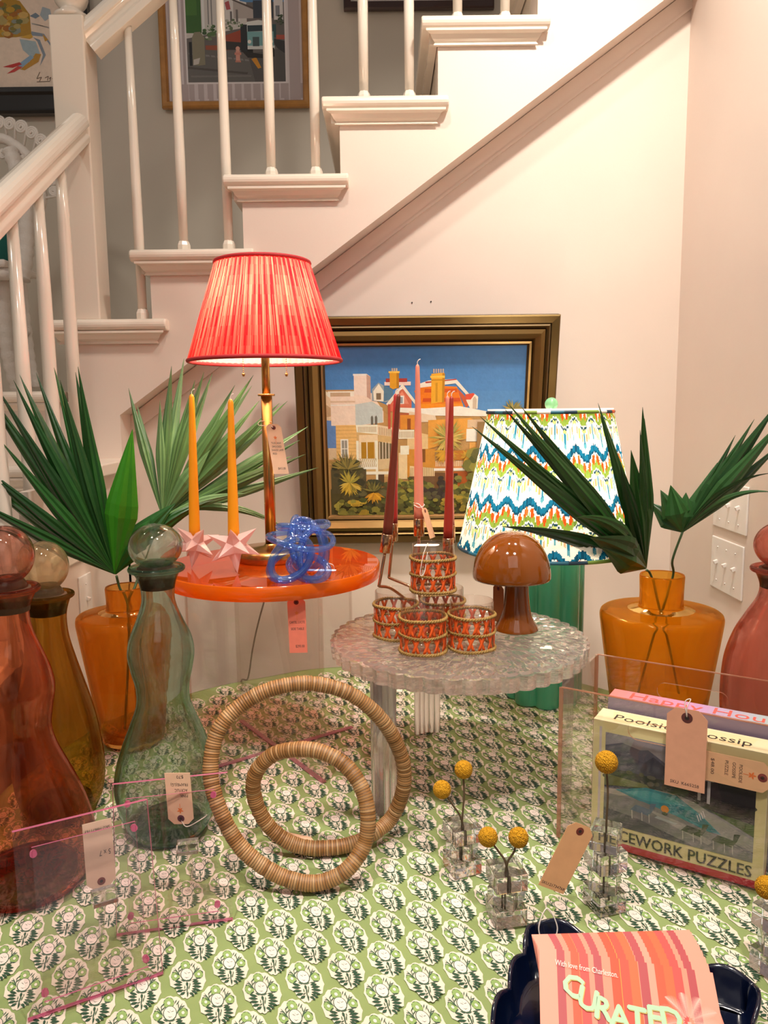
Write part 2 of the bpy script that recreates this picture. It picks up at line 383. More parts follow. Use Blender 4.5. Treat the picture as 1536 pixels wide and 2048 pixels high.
# balusters of the upper flight: foot block, collar, tapering round shaft
def baluster(px,py,y,ztop,zb,r=.0125,blk=True):
    p=ony(px,py,y); x=p.x; mb=MB()
    if blk:
        hb=.030; mb.lathe([(.0185,0),(.0185,hb*.7),(.015,hb),(r*1.0,hb+.003)],(x,y,zb),8,caps=True,smooth=False)
        mb.lathe([(r,hb),(r*1.12,.25),(r*.95,.55),(r*.8,ztop-zb)],(x,y,zb),20,caps=True)
    else:
        mb.lathe([(r,0),(r*1.1,.25),(r,.5),(r*.72,ztop-zb)],(x,y,zb),20,caps=True)
    mb.build('baluster',M['rail'],ST)
for px,py,i in [(286,640,0),(368,499,1),(458,497,1),(543,352,2),(632,349,2),(728,200,3),(819,197,3),(915,40,4),(1010,38,4)]:
    z=TIPS[i][1]; xx=ony(px,py,2.235).x
    baluster(px,py,2.235,1.665+(xx+.84)*.78,z)
# newel post
n0=ony(146,330,2.19); nx=n0.x; mb=MB(); h=.046
mb.box(nx-h,nx+h,2.20,2.20+2*h,.974,1.768); mb.build('newel_post',M['gloss'],ST,bevel=.004)
mb=MB(); mb.lathe([(.038,0),(.046,.006),(.046,.014),(.032,.022),(.028,.03),(.040,.045),(.046,.06),(.040,.08),(.026,.09),(.026,.10),(.036,.12),(.036,.14),(.01,.16)],(nx,2.246,1.768),32,caps=True); mb.build('newel_finial',M['gloss'],ST)
# rails
def rail(name,A,B,prof,up=Z):
    A=Vector(A);B=Vector(B); t=(B-A).normalized(); s=t.cross(up).normalized(); u=s.cross(t).normalized()
    mb=MB(); n=len(prof); a=[A+s*p[0]+u*p[1] for p in prof]; b=[B+s*p[0]+u*p[1] for p in prof]
    mb.add(a+b,[(i,(i+1)%n,n+(i+1)%n,n+i) for i in range(n)],None,False); mb.add(a+b,[tuple(range(n))[::-1],tuple(range(n,2*n))])
    return mb.build(name,M['rail'],ST,bevel=.002)
RP0=[(-.028,-.045),(.028,-.045),(.028,-.022),(.018,-.012),(.018,.0),(.030,.010),(.034,.022),(.030,.036),(.016,.045),(-.016,.045),(-.030,.036),(-.034,.022),(-.030,.010),(-.018,.0),(-.018,-.012),(-.028,-.022)]
RP=[(-.026,-.042),(.026,-.042),(.026,-.026),(.019,-.018),(.018,-.006),(.026,.002)]+[(.032*math.cos(a),.010+.030*math.sin(a)) for a in [(-.25+k*(PI+.5)/12) for k in range(13)]]+[(-.026,.002),(-.018,-.006),(-.019,-.018),(-.026,-.026)]
rail('handrail',(nx+.04,2.235,1.715),(nx+.04+1.9,2.235,1.715+1.9*.78),[(a,b*1.12) for a,b in RP])
A=ony(159,254,2.19); B=ony(-60,470,1.50)
rail('handrail',A,B,[(a*.86,b*.86) for a,b in RP])
for px in (118,72,20,-38):
    # point on the lower rail seen at this column
    lo,hi=0,1
    for _ in range(30):
        t=(lo+hi)/2; p=A.lerp(B,t); c=RM.T@(np.array(p)-CC); x=768+F*c[0]/c[2]
        if x>px: lo=t
        else: hi=t
    p=A.lerp(B,t); zb=.20 if p.y<1.70 else .395 if p.y<1.945 else .588 if p.y<2.17 else .78
    mb=MB(); mb.lathe([(.0165,0),(.0165,.3),(.0155,.6),(.0115,p.z-.03-zb)],(p.x,p.y,zb),20,caps=True); mb.build('baluster',M['rail'],ST)
# ================================================================ light switches
def switch_plate(name,label,c,w,h,n,group=None):
    t=thing(name,label,'light switch',c,group); mb=MB()
    mb.box(-w/2,w/2,-.005,0,-h/2,h/2); mb.build('cover_plate',M['white'],t,local=True,bevel=.003)
    for k in range(n):
        x=(k-(n-1)/2)*w/(n+.55)
        mb=MB(); mb.obox((x,-.009,.004),Vector((.0036,0,0)),Vector((0,.005,.0022)),Vector((0,-.0018,.0042))); mb.build('toggle',M['white'],t,local=True,bevel=.001)
        for s in (-1,1):
            mb=MB(); mb.lathe([(.0026,0),(.0020,.0016)],(0,0,0),10,caps=True); q=mb.build('screw',M['white'],t,local=True); q.rotation_euler=(PI/2,0,0); q.location=(x,-.005,s*h*.32)
    return t
for pts,lab in (([(1432,975),(1500,958),(1429,1054),(1496,1069)],'three-toggle white switch plate on the right wall, upper of the pair'),
            ([(1429,1072),(1489,1092),(1423,1168),(1485,1206)],'three-toggle white switch plate on the right wall, lower of the pair')):
    q=[onx(a,b,XR) for a,b in pts]; c=sum(q,Vector())/4
    w=abs((q[2]-q[3]).y); h=abs((q[0].z+q[1].z-q[2].z-q[3].z)/2)
    t=switch_plate('light_switch',lab,(XR,c.y,c.z),w,h,3); t.rotation_euler=(0,0,-PI/2)
q=[onx(a,b,-.735) for a,b in ((162,1149),(189,1140),(166,1262),(193,1250))]; c=sum(q,Vector())/4
mb=MB(); mb.box(-.765,-.745,1.60,2.22,-.75,.556); structure(mb.build('wall_stair_side',M['wall']))
t=switch_plate('light_switch','single white toggle switch low on the stair side behind the olive carafe',(-.745,c.y,c.z),.075,.13,1); t.rotation_euler=(0,0,PI/2)
# two nail marks
for px,py in ((824,605),(862,603)):
    mb=MB(); p=ony(px,py,YW-.001); mb.sphere((0,0,0),.0022,8,6); o=mb.build('picture_nail',M['black']); o.location=p
    info(o,'bent picture nail in the wall above the framed house painting, '+('left one' if px<840 else 'right one'),'nail')
# ================================================================ framed pictures
def framed(name,label,cat,o,ux,uz,w,h,fw,prof,mt,matw=0):
    """o = lower left outer corner (Vector), ux/uz unit vectors, w,h outer size; prof = [(inset,height out)]; normal toward camera"""
    t=thing(name,label,cat,o+ux*(w/2)); un=ux.cross(uz)*1.0   # ux x uz = -y : toward the room
    mb=MB()
    for k in range(len(prof)-1):
        (i0,h0,c0),(i1,h1,_)=prof[k],prof[k+1]
        a=[(i0,i0),(w-i0,i0),(w-i0,h-i0),(i0,h-i0)]; b=[(i1,i1),(w-i1,i1),(w-i1,h-i1),(i1,h-i1)]
        A=[o+ux*p[0]+uz*p[1]+un*h0 for p in a]; B=[o+ux*p[0]+uz*p[1]+un*h1 for p in b]
        mb.add(A+B,[(i,(i+1)%4,4+(i+1)%4,4+i) for i in range(4)],L(c0))
    mb.build('frame',mt,t)
    return t,un
# --- house painting -------------------------------------------------
BL=ony(607,1081,2.285); BR=ony(1090,1078,2.285); W=BR.x-BL.x
TL=ony(587,630,2.285); lean=math.radians(11); H=.655
ux=X; uz=Vector((0,-math.sin(lean),math.cos(lean))); FW=.083
prof=[(0,-.0,'#4a3a20'),(0,.030,'#6b5630'),(.004,.034,'#6f5a34'),(.022,.030,'#3a2a18'),(.024,.026,'#c0a47c'),(.029,.033,'#7a5f38'),(.036,.024,'#3a2614'),(.039,.030,'#7d6238'),(.050,.034,'#84683c'),(.064,.022,'#6b4e26'),(.070,.014,'#2e1c10'),(.072,.018,'#b79866'),(.078,.017,'#6a4a24'),(FW,.010,'#c9a070'),(FW,.004,'#c9a070')]
PT,un=framed('framed_painting','large oil painting of a grand southern house in a bronze gilt frame on the wall','painting',BL,ux,uz,W,H,FW,prof,M['bronze'])
aw=W-2*FW; ah=H-2*FW; ao=BL+ux*FW+uz*FW+un*.006
art=MB(); lay=[0]
# pixel grid of the painted area: x 180..1305, y 295..1225
def Q(pts,col,x0=180,x1=1305,y0=295,y1=1225):
    lay[0]+=1
    P=[(min(max((x-x0)/(x1-x0),0),1)*aw,min(max((y1-y)/(y1-y0),0),1)*ah) for x,y in pts]
    art.poly2(P,ao,ux,uz,tuple(min(.95,c*1.22+.004) for c in L(col)),.000007*lay[0],un)
def QR(x0,y0,x1,y1,col): Q([(x0,y0),(x1,y0),(x1,y1),(x0,y1)],col)
rnd=random.Random(3)
for k in range(12): QR(180,295+k*60,1305,295+(k+1)*60+1,['#3f76b4','#4079b7','#437dba','#4580be','#4984c0','#4d88c3','#518cc6','#568fc8','#5a93ca','#6098cc','#6098cc','#6098cc'][k])
Q([(180,520),(340,520),(420,560),(560,620),(800,640),(1000,640),(1090,660),(1150,700),(1305,690),(1305,1225),(180,1225)],'#b08a54')
# left gable
Q([(180,535),(310,655),(305,665),(180,690)],'#d9c3a4'); Q([(180,525),(310,650),(310,660),(180,545)],'#f0dfc8'); Q([(180,600),(260,655),(180,668)],'#b59a78')
Q([(180,685),(230,690),(230,840),(180,840)],'#5b83bb'); QR(185,840,232,905,'#c9b494')
# white parapet + chimney of the left block
Q([(205,530),(440,540),(505,640),(505,700),(340,720),(205,715)],'#e6d3c2'); QR(190,528,340,556,'#f0e2d4'); QR(205,535,318,556,'#b8a284')
Q([(340,440),(412,436),(432,450),(432,560),(340,545)],'#e8d5c8'); Q([(412,440),(434,452),(434,575),(412,560)],'#b99c8c'); QR(336,436,412,446,'#f6e9dc')
QR(205,580,345,590,'#cdb79c'); QR(205,600,345,606,'#f6e9dc')
Q([(345,600),(440,585),(500,620),(500,700),(345,715)],'#b9c6c4')
for x in (432,455): Q([(x,670),(x+8,660),(x+14,672),(x+14,712),(x,712)],'#66665c')
# yellow clapboard left block
QR(230,712,355,1010,'#dcb672')
for k in range(14): QR(230,720+k*20,355,723+k*20,'#c49c58')
QR(255,790,300,900,'#efe6da'); QR(262,797,293,892,'#8f8f86'); QR(276,797,279,892,'#efe6da'); QR(262,842,293,846,'#efe6da')
# balcony column
Q([(345,712),(470,712),(560,745),(560,1010),(470,1000),(360,960)],'#c9ab74')
Q([(345,712),(470,712),(470,765),(350,752)],'#f0e4d0'); Q([(470,712),(640,745),(640,790),(470,768)],'#dcc8a8')
for k in range(12): QR(358+k*9,722,362+k*9,752,'#b39b74')
for k in range(16): Q([(478+k*10,724+k*2.2),(482+k*10,725+k*2.2),(482+k*10,768+k*1.4),(478+k*10,767+k*1.4)],'#a98f68')
QR(362,808,448,900,'#a97c1e'); QR(362,808,374,900,'#e8d9c0'); QR(404,808,410,900,'#e8dcc6'); QR(362,768,470,808,'#e4d0ac')
Q([(452,800),(470,800),(470,1045),(458,1045)],'#efe3d0'); QR(345,800,360,960,'#efe3d0')
QR(358,900,460,950,'#b9a57c'); 
for k in range(9): Q([(360+k*11,950),(366+k*11,925),(360+k*11,902),(364+k*11,902),(372+k*11,925),(365+k*11,950)],'#f0e6d6')
QR(355,948,470,962,'#f2e8d8'); QR(370,975,540,992,'#efe3d2'); QR(470,992,505,1050,'#56402a')
Q([(474,805),(560,820),(560,900),(474,905)],'#6e6248'); 
for k in range(5): QR(478+k*18,808,482+k*18,905,'#e6dac6')
Q([(474,905),(560,900),(560,955),(474,965)],'#cdb78e')
# grey dormer and chimneys
Q([(440,520),(478,483),(545,520),(545,580),(520,590),(440,580)],'#8fa0a8'); Q([(448,530),(480,490),(508,530),(505,585),(452,580)],'#eadfce'); QR(465,540,492,575,'#7a6a52'); Q([(508,500),(560,520),(560,570),(508,585)],'#517a96')
QR(512,480,660,500,'#e8d0c8'); QR(520,462,640,482,'#a13a34')
Q([(542,430),(592,425),(594,510),(560,520),(542,510)],'#d59a28'); Q([(580,430),(594,428),(594,512),(580,518)],'#b07818'); QR(536,424,598,434,'#e8bc50')
for k in range(3): QR(553+k*12,408,561+k*12,424,'#c9b8a0')
# red gable
Q([(530,600),(620,495),(665,560),(665,640),(540,640)],'#c86a50'); Q([(520,600),(615,490),(622,500),(535,612)],'#e8dccc'); Q([(612,490),(700,600),(690,610),(605,505)],'#eee2d2'); Q([(555,600),(612,530),(650,600)],'#d78a70'); QR(590,555,622,600,'#dfe0da'); QR(598,562,615,596,'#8c98a0')
QR(530,600,545,735,'#b4523c'); QR(560,650,680,735,'#a8583c'); 
# orange mansard roof with chimney
Q([(680,530),(750,500),(920,510),(960,620),(720,628)],'#df7716'); Q([(740,520),(920,520),(925,540),(735,540)],'#c9541c'); Q([(730,570),(940,570),(944,590),(726,590)],'#c84c1a'); Q([(700,600),(955,600),(960,625),(715,628)],'#e88d1e')
Q([(700,495),(760,475),(915,468),(1010,570),(1000,580),(912,492),(700,515)],'#efe0d4'); Q([(740,482),(915,468),(920,473),(745,490)],'#b1322c')
Q([(920,515),(1005,600),(975,625),(940,560)],'#bf5530')
Q([(776,440),(848,434),(852,470),(850,590),(776,600)],'#e0a52c'); Q([(838,436),(852,440),(850,592),(838,596)],'#b57c1c'); QR(770,450,852,462,'#f0c050'); QR(800,488,812,590,'#c18a20'); QR(776,470,850,476,'#b9821c')
for k in range(5): QR(786+k*13,414,794+k*13,436,'#b9aaa0')
Q([(975,555),(1020,548),(1042,565),(1040,630),(1000,632),(975,585)],'#ece0d2'); Q([(968,552),(1015,545),(1022,552),(1000,580),(975,580)],'#cf4a34'); Q([(1012,575),(1024,562),(1034,580),(1034,630),(1012,630)],'#bfb09c')
# cornice and walls of the main block
Q([(560,618),(740,625),(940,615),(1120,650),(1130,672),(1000,670),(800,665),(560,640)],'#f0e5da'); Q([(650,640),(800,665),(810,700),(720,700),(650,690)],'#dccbb2')
QR(600,660,720,740,'#d08a34'); QR(640,680,660,740,'#8a4a24'); QR(690,680,700,740,'#f0e4d0')
Q([(640,742),(760,770),(760,860),(640,850)],'#d7bc8a'); Q([(590,742),(680,742),(680,790),(590,792)],'#efe3d0')
for k in range(10): QR(595+k*9,750,599+k*9,786,'#ab946e')
Q([(760,690),(1000,680),(1040,700),(1040,780),(760,850)],'#d79a40'); QR(980,740,1090,810,'#efe6dc'); QR(985,690,1100,735,'#cdb596'); QR(1000,815,1050,860,'#d9a050')
QR(640,850,800,1010,'#c58a36'); QR(690,850,745,925,'#7a4c20'); QR(590,870,640,1020,'#dcc79c'); QR(600,830,650,880,'#efe3d0'); QR(705,860,712,925,'#efe3d0')
Q([(655,945),(800,960),(800,1020),(655,1005)],'#d9c39a'); 
for k in range(14): QR(660+k*10,955,664+k*10,1005,'#a98c5c')
QR(800,920,1015,965,'#c9874a'); 
for k in range(20): QR(806+k*10,918,810+k*10,950,'#efe0c8')
QR(795,960,1000,975,'#f0e8de'); QR(905,980,990,1075,'#a2521c'); QR(912,990,935,1050,'#3c2a1c'); QR(800,985,900,1080,'#6b4a2c')
QR(650,1005,800,1060,'#6a4e34'); QR(700,1010,715,1075,'#efe6da'); QR(820,860,1000,915,'#b9782a')
# greenery
def blob(cx,cy,r,cols,n=26,sx=1.4):
    for k in range(n):
        a=rnd.random()*2*PI; d=rnd.random()**.5*r; x=cx+math.cos(a)*d*sx; y=cy+math.sin(a)*d
        s=r*(.12+.15*rnd.random()); Q(circle(x,y,s*1.5,s,7,rnd.random()*3),rnd.choice(cols))
def fan(cx,cy,r,a0,a1,cols,n=22,w=5):
    for k in range(n):
        a=a0+(a1-a0)*rnd.random(); rr=r*(.6+.4*rnd.random()); dx,dy=math.cos(a),math.sin(a); 
        Q([(cx-dy*w*.3,cy+dx*w*.3),(cx+dx*rr*.5-dy*w,cy+dy*rr*.5+dx*w),(cx+dx*rr,cy+dy*rr),(cx+dx*rr*.5+dy*w,cy+dy*rr*.5-dx*w)],rnd.choice(cols))
DK=['#3a3a2a','#4c4a30','#55532f','#3f4230','#5f5a3a']; GR=['#6a6a30','#8a8438','#7a7c3c','#4c5228','#98913e','#5c5c30']; YE=['#b99a34','#d0b040','#a58a2c','#c9b050','#8a7c34']
QR(190,1075,1305,1225,'#4c4628'); QR(195,960,400,1100,'#4e4830')
blob(290,980,75,DK,40,1.1); blob(420,1110,90,DK,40,1.6); blob(690,1110,80,GR,55,1.6); blob(830,1080,70,['#3f3530','#4a4038','#55503a','#382f2c'],40,1.4); blob(980,1090,80,GR,40,1.3); blob(630,1060,50,GR,26,1.2)
fan(290,960,120,PI,2*PI,['#7a7440','#8d8040','#5f5a34'],36); fan(305,1035,90,.1*PI,.95*PI,YE,46,7); fan(300,1040,90,-.1*PI,-.9*PI,['#8f8a3c','#a99a40'],24)
fan(440,1090,80,PI*1.0,2*PI,['#5c5a30','#7c7438','#4c4a2c'],30); fan(445,1095,75,.1*PI,.9*PI,['#d09c2c','#c08a24','#b07c28'],34,7)
fan(870,790,120,0,2*PI,['#b7a150','#9c9a4c','#c9b060','#8a8a44'],80,6); fan(860,860,90,0,PI,['#c9982c','#b98c34'],30,6); fan(990,890,50,0,2*PI,['#b98a2c','#c99c34'],26,6)
fan(1240,640,70,PI*.95,2.05*PI,['#8a8040','#7a7440','#a09048','#6a6a3c'],46,5); blob(1250,665,28,['#7a7440','#8d8040'],12)
blob(330,1190,70,YE[:3]+GR,50,1.9); blob(560,1190,60,GR,40,2); blob(740,1180,50,GR+['#8f7a3c'],40,2.4); blob(920,1170,50,['#8a7a30','#a28c34','#6c6630'],34,1.8)
for k in range(74): QR(240+k*9,1160,242+k*9,1222,'#38341e')
QR(1040,700,1305,1225,'#8a6c44'); blob(1150,950,150,GR,60,1)
art.build('canvas',M['oil'],PT)
# --- street photograph --------------------------------------------
yb=YB-.012
def sq(px,py): return ony(px,py,yb)
s0=sq(327,222); s1=sq(621,214)
w=s1.x-s0.x; h=.62; o=Vector((s0.x,yb,s0.z+.004))
SP,un=framed('framed_print','framed street photograph with striped mat behind the white balusters','picture',o,X,Z,w,h,.03,[(0,0,'#ffffff'),(0,.018,'#ffffff'),(.006,.024,'#ffffff'),(.020,.022,'#ffffff'),(.026,.012,'#ffffff'),(.026,.004,'#ffffff')],M['wood'])
art=MB(); lay=[0]; aw=w-.052; ah=h-.052; ao=o+X*.026+Z*.026+un*.005
def Q(pts,col,x0=112,x1=930,y0=None,y1=600):
    k=aw/(x1-x0); lay[0]+=1
    art.poly2([((x-x0)*k,min((y1-y)*k,ah)) for x,y in pts],ao,X,Z,L(col),.000007*lay[0],un)
QR(112,-2000,930,600,'#ddd3d6')
for k in range(14): QR(124+k*57.5,-2000,124+k*57.5+28,600,'#bfb2b4')
QR(165,-2000,850,500,'#e6dde0')   # keep side bands plain
for k in range(13): QR(234+k*56,500,234+k*56+28,585,'#bfb2b4')
for x in (165,205,850,890): QR(x,-2000,x+26,595,'#bfb2b4')
QR(222,-700,836,500,'#efe8ea'); QR(232,-690,826,490,'#6f6a68')
QR(232,-690,826,40,'#5b8fc0'); Q([(232,-690),(480,-690),(500,20),(600,40),(600,180),(232,240)],'#d8d4d0'); QR(232,15,325,210,'#3d6a30'); QR(232,20,300,110,'#4c7c38')
Q([(470,10),(560,20),(560,150),(470,160)],'#e2dedc'); Q([(520,25),(660,80),(660,130),(520,130)],'#b8b0ac'); Q([(500,22),(520,22),(660,75),(650,85)],'#5b524e')
QR(330,0,345,200,'#efefef'); QR(365,0,372,170,'#8a8a8a'); QR(385,0,392,170,'#8a8a8a'); Q([(470,40),(495,30),(505,78),(480,82)],'#b8545c')
QR(500,90,512,160,'#6f6a6a'); QR(535,80,548,150,'#75706e'); QR(640,30,760,130,'#3c4450'); QR(765,-200,820,140,'#e4e0e0'); QR(775,60,800,120,'#8a8c94')
Q([(450,230),(560,195),(600,300),(450,310)],'#a24a34'); Q([(440,255),(560,265),(600,310),(440,305)],'#3a3636'); QR(345,280,460,318,'#a4563c')
Q([(232,300),(460,310),(610,380),(640,490),(232,490)],'#6c6a68'); 
for k in range(12): Q([(240+k*34,320+k*4),(262+k*34,322+k*4),(268+k*34,332+k*4),(242+k*34,331+k*4)],'#8a8886'); Q([(235+k*30,400+k*3),(268+k*30,402+k*3),(262+k*30,414+k*3),(232+k*30,412+k*3)],'#56524f'); Q([(250+k*30,450),(290+k*30,452),(285+k*30,462),(248+k*30,460)],'#7d7a77')
Q([(600,330),(826,300),(826,490),(640,490)],'#5c5a5a'); Q([(620,360),(650,350),(680,410),(660,415)],'#d8952c'); Q([(740,240),(826,260),(826,330),(780,300)],'#3c3c40'); QR(775,225,826,250,'#b85c4c')
QR(735,165,775,240,'#35555a'); 
# pickup truck
Q([(590,165),(600,150),(670,140),(730,150),(740,210),(590,215)],'#e4e8e6'); Q([(603,170),(728,168),(728,202),(603,205)],'#31434c'); QR(592,205,760,295,'#7fb3b8'); QR(592,285,764,305,'#dfe4e4'); QR(632,235,672,288,'#4a5c60'); QR(560,165,600,320,'#2c3034'); 
for cx in (612,745): Q(circle(cx,262,11,n=12),'#f4f0e8')
QR(597,305,632,352,'#23211f'); QR(735,298,762,348,'#23211f'); Q([(560,310),(600,320),(735,340),(700,356),(600,352)],'#2e2a28')
# hydrant and bollard stone
QR(527,310,552,375,'#e0a090'); Q(circle(540,300,13,n=12),'#e8b0a0'); QR(520,322,560,336,'#d89080'); QR(523,368,557,378,'#c88474')
Q([(265,235),(280,205),(315,203),(340,235),(340,390),(300,395),(265,390)],'#8f8a74'); QR(245,260,262,395,'#1f2022'); Q([(270,360),(310,350),(300,385),(268,392)],'#cfcac4')
blob(375,205,42,['#5a7a4c','#cfd0c8','#7a8a6c','#405c38'],30,.9); blob(500,165,30,['#e0dcd8','#6a7a5c','#b8b8ae'],26,1.2); blob(800,140,28,['#3c4a38','#52604a'],16,.9); blob(560,165,16,['#4c6c3c'],10)
art.build('photo_print',M['art'],SP)
# --- dark frame above ----------------------------------------------
s0=sq(688,24); s1=sq(987,19); w=s1.x-s0.x; o=Vector((s0.x,yb,s0.z)); h=.5
DF,un=framed('framed_print','dark brown framed print above the stairs, only its lower edge in view','picture',o,X,Z,w,h,.03,[(0,0,'#ffffff'),(0,.018,'#ffffff'),(.005,.022,'#ffffff'),(.026,.022,'#ffffff'),(.026,.004,'#ffffff')],M['darkwood'])
mb=MB(); mb.box(o.x+.02,o.x+w-.02,yb-.006,yb-.003,o.z+.02,o.z+h-.02,L('#efe6dc')); mb.build('mat_board',M['art'],DF)
# --- crab painting ---------------------------------------------------
s0=sq(-190,236); s1=sq(192,232); w=s1.x-s0.x; o=Vector((s0.x,yb,s0.z)); h=.72
CF,un=framed('framed_painting','loose painting of a blue crab with red claws in a black frame','painting',o,X,Z,w,h,.09,[(0,0,'#ffffff'),(0,.03,'#ffffff'),(.01,.034,'#ffffff'),(.02,.022,'#ffffff'),(.07,.018,'#ffffff'),(.08,.024,'#ffffff'),(.098,.02,'#ffffff'),(.098,.004,'#ffffff')],M['black'])
art=MB(); lay=[0]
ao=Vector((o.x+.09,yb-.006,o.z+.09)); kx=None
def Q(pts,col):  # pixel coordinates x2.954 of the photograph's upper left
    lay[0]+=1; P=[sq(x/2.954,y/2.954) for x,y in pts]
    art.add([Vector((max(p.x,o.x+.09),yb-.006-.00001*lay[0],max(p.z,o.z+.09))) for p in P],[tuple(range(len(P)))],L(col))
Q([(-300,-700),(450,-700),(450,535),(-300,535)],'#f3dcc8')
Q([(-120,90),(40,-10),(120,10),(180,90),(190,210),(100,225),(-60,225),(-140,180)],'#b78a24')
blob(40,120,95,['#c99a28','#8a7a2c','#6c7040','#b5a060','#a8681c','#d8b060','#8f9488'],60,1.2)
for pts,c in (([(180,100),(215,80),(240,100),(215,115)],'#7a8a98'),([(240,95),(255,45),(300,60),(310,105),(270,130)],'#a9b6be'),([(190,140),(300,175),(340,165),(335,155),(300,168),(195,150)],'#b0aaa8'),([(190,190),(265,205),(330,300),(310,345),(320,300),(262,220),(190,215)],'#8c98a8'),([(200,225),(240,240),(275,330),(240,395),(258,330),(225,250)],'#8a96a4'),
   ([(120,235),(215,250),(240,320),(215,370),(185,340),(140,300)],'#a8bcc4'),([(215,320),(248,325),(232,370),(150,420),(110,410),(180,370)],'#c48f24'),([(185,330),(205,345),(130,410),(105,390)],'#8fb0cc'),([(20,400),(120,372),(135,385),(80,405)],'#c8302c'),([(45,440),(110,395),(140,400),(90,430)],'#d2443c'),([(255,205),(290,240),(270,250)],'#c9942c'),([(120,225),(180,235),(200,225),(190,205)],'#d9a838')): Q(pts,c)
for seg in (((240,430),(222,470),(250,460),(238,485)),((270,465),(290,455),(285,480)),((295,470),(305,460),(300,482)),((312,470),(325,462),(322,484),(335,470)),((340,455),(336,500)),((222,488),(300,485))):
    for (x0,y0),(x1,y1) in zip(seg[:-1],seg[1:]):
        dx,dy=x1-x0,y1-y0; l=math.hypot(dx,dy); nx_,ny_=-dy/l*2,dx/l*2; Q([(x0+nx_,y0+ny_),(x1+nx_,y1+ny_),(x1-nx_,y1-ny_),(x0-nx_,y0-ny_)],'#6a5038')
art.build('canvas',M['oil'],CF)
# ================================================================ wicker chair on the landing
yc=2.62
WC=thing('wicker_chair','white wicker chair with scrolled back and teal cushion standing on the stair landing','chair',(ony(-10,700,yc).x,yc,.78))
def wp(px,py,dy=0): return ony(px,py,yc+dy)
arch=spline([wp(-90,420),wp(-80,340),wp(-45,290),wp(0,277),wp(30,290),wp(52,308),wp(66,330),wp(80,370),wp(84,400),wp(70,440)],6)
mb=MB(); mb.tube(arch,.016,10); mb.build('back_frame',M['wicker'],WC)
for px,py,r,ax,ay in [(-30,243,11,-20,280),(-2,245,12,15,280),(19,248,12,30,292),(42,254,12.5,46,303),(63,266,12,62,322),(81,281,12,72,335),(5,307,9,-8,285),(28,308,11.5,24,288),(45,320,10,50,308),(106,360,9,84,375),(107,383,10,80,398)]:
    c=wp(px,py,-.01); R=r*depth(c)/F; path=[]
    a0=math.atan2(-(ay-py),(ax-px))
    for k in range(40):
        q=k/39; a=a0+PI/2+q*5.2*PI; rr=R*(1-.86*q); path.append(c+X*math.cos(a)*rr+Z*math.sin(a)*rr)
    mb=MB(); mb.tube([wp(ax,ay)]+path,.0042,6); mb.build('scroll',M['wicker'],WC)
def wrap_tube(name,pts,r,n=10):
    P=spline(pts,n); mb=MB(); rr=[r*(1+.10*math.sin(i*2.1)) for i in range(len(P))]; mb.tube(P,rr,12); mb.build(name,M['wicker'],WC)
wrap_tube('arm',[wp(20,300,-.02),wp(40,360,-.03),wp(52,420,-.05),wp(52,500,-.06),wp(44,560,-.08)],.024)
wrap_tube('arm',[wp(-110,400,-.02),wp(-120,480,-.04),wp(-115,560,-.05)],.024)
wrap_tube('leg',[wp(5,560,-.06),wp(10,640,-.05),wp(20,720,-.03),wp(38,785,0)],.024)
wrap_tube('leg',[wp(42,560,.06),wp(50,640,.07),wp(60,720,.08),wp(70,775,.08)],.018)
wrap_tube('leg',[wp(-120,560,-.06),wp(-115,780,-.02)],.024)
wrap_tube('seat_rail',[wp(-120,545,-.1),wp(-30,550,-.12),wp(30,545,-.1)],.02)
wrap_tube('brace',[wp(0,650,-.04),wp(30,680,0),wp(55,660,.06)],.014)
c=wp(-25,490,0); mb=MB(); mb.sphere((0,0,0),1,28,16); q=mb.build('cushion',M['teal_cloth'],WC,local=True); q.location=c-Vector(WC.location); q.scale=(.10,.05,.085)
mb=MB(); c=wp(-40,540,-.02); mb.obox(c,X*.14,Y*.12,Z*.012); mb.build('seat',M['wicker'],WC,bevel=.008)
# ================================================================ display table and block-print cloth
TC=Vector((.03,1.345,0)); TR=.775
DT=thing('display_table','round display table hidden under the green block-print cloth','table',(TC.x,TC.y,-.75))
mb=MB(); mb.lathe([(.01,-.035),(TR-.03,-.035),(TR-.02,-.02),(TR-.03,-.008),(.01,-.008)],(TC.x,TC.y,0),64); mb.build('table_top',M['wood'],DT)
mb=MB(); mb.lathe([(.30,-.75),(.30,-.72),(.10,-.69),(.05,-.6),(.05,-.035)],(TC.x,TC.y,0),32,caps=True); mb.build('pedestal',M['wood'],DT)
def hz(x,y):
    return .0012*math.sin(17*x+9*y+1)*math.sin(11*y-6*x)+.0008*math.sin(31*x-14*y)+.0012*max(0,math.sin(9*x+23*y))**6 - .001
rnd=random.Random(11)
mb=MB(); NR=44; NA=150; vs=[];fs=[];cs=[]
for i in range(NR+9):
    for j in range(NA):
        a=2*PI*j/NA
        if i<=NR: r=TR*(i/NR)**.8; x=TC.x+r*math.cos(a); y=TC.y+r*math.sin(a); z=hz(x,y) if r<TR-.01 else hz(x,y)-.002
        else:
            k=(i-NR)/8; fl=1+k*.10*(math.sin(a*19)*.5+math.sin(a*11+1)*.5)*1.0; r=(TR+.006*min(1,k*3)+.004)*(1+ (fl-1)*.6); x=TC.x+r*math.cos(a); y=TC.y+r*math.sin(a); z=-.006-.70*k
            if x>.855: x=.855
        vs.append((x,y,z))
for i in range(NR+8):
    for j in range(NA):
        k=(j+1)%NA; fs.append((i*NA+j,i*NA+k,(i+1)*NA+k,(i+1)*NA+j)); cs.append(L('#8fa168'))
mb.add(vs,fs,cs,True)
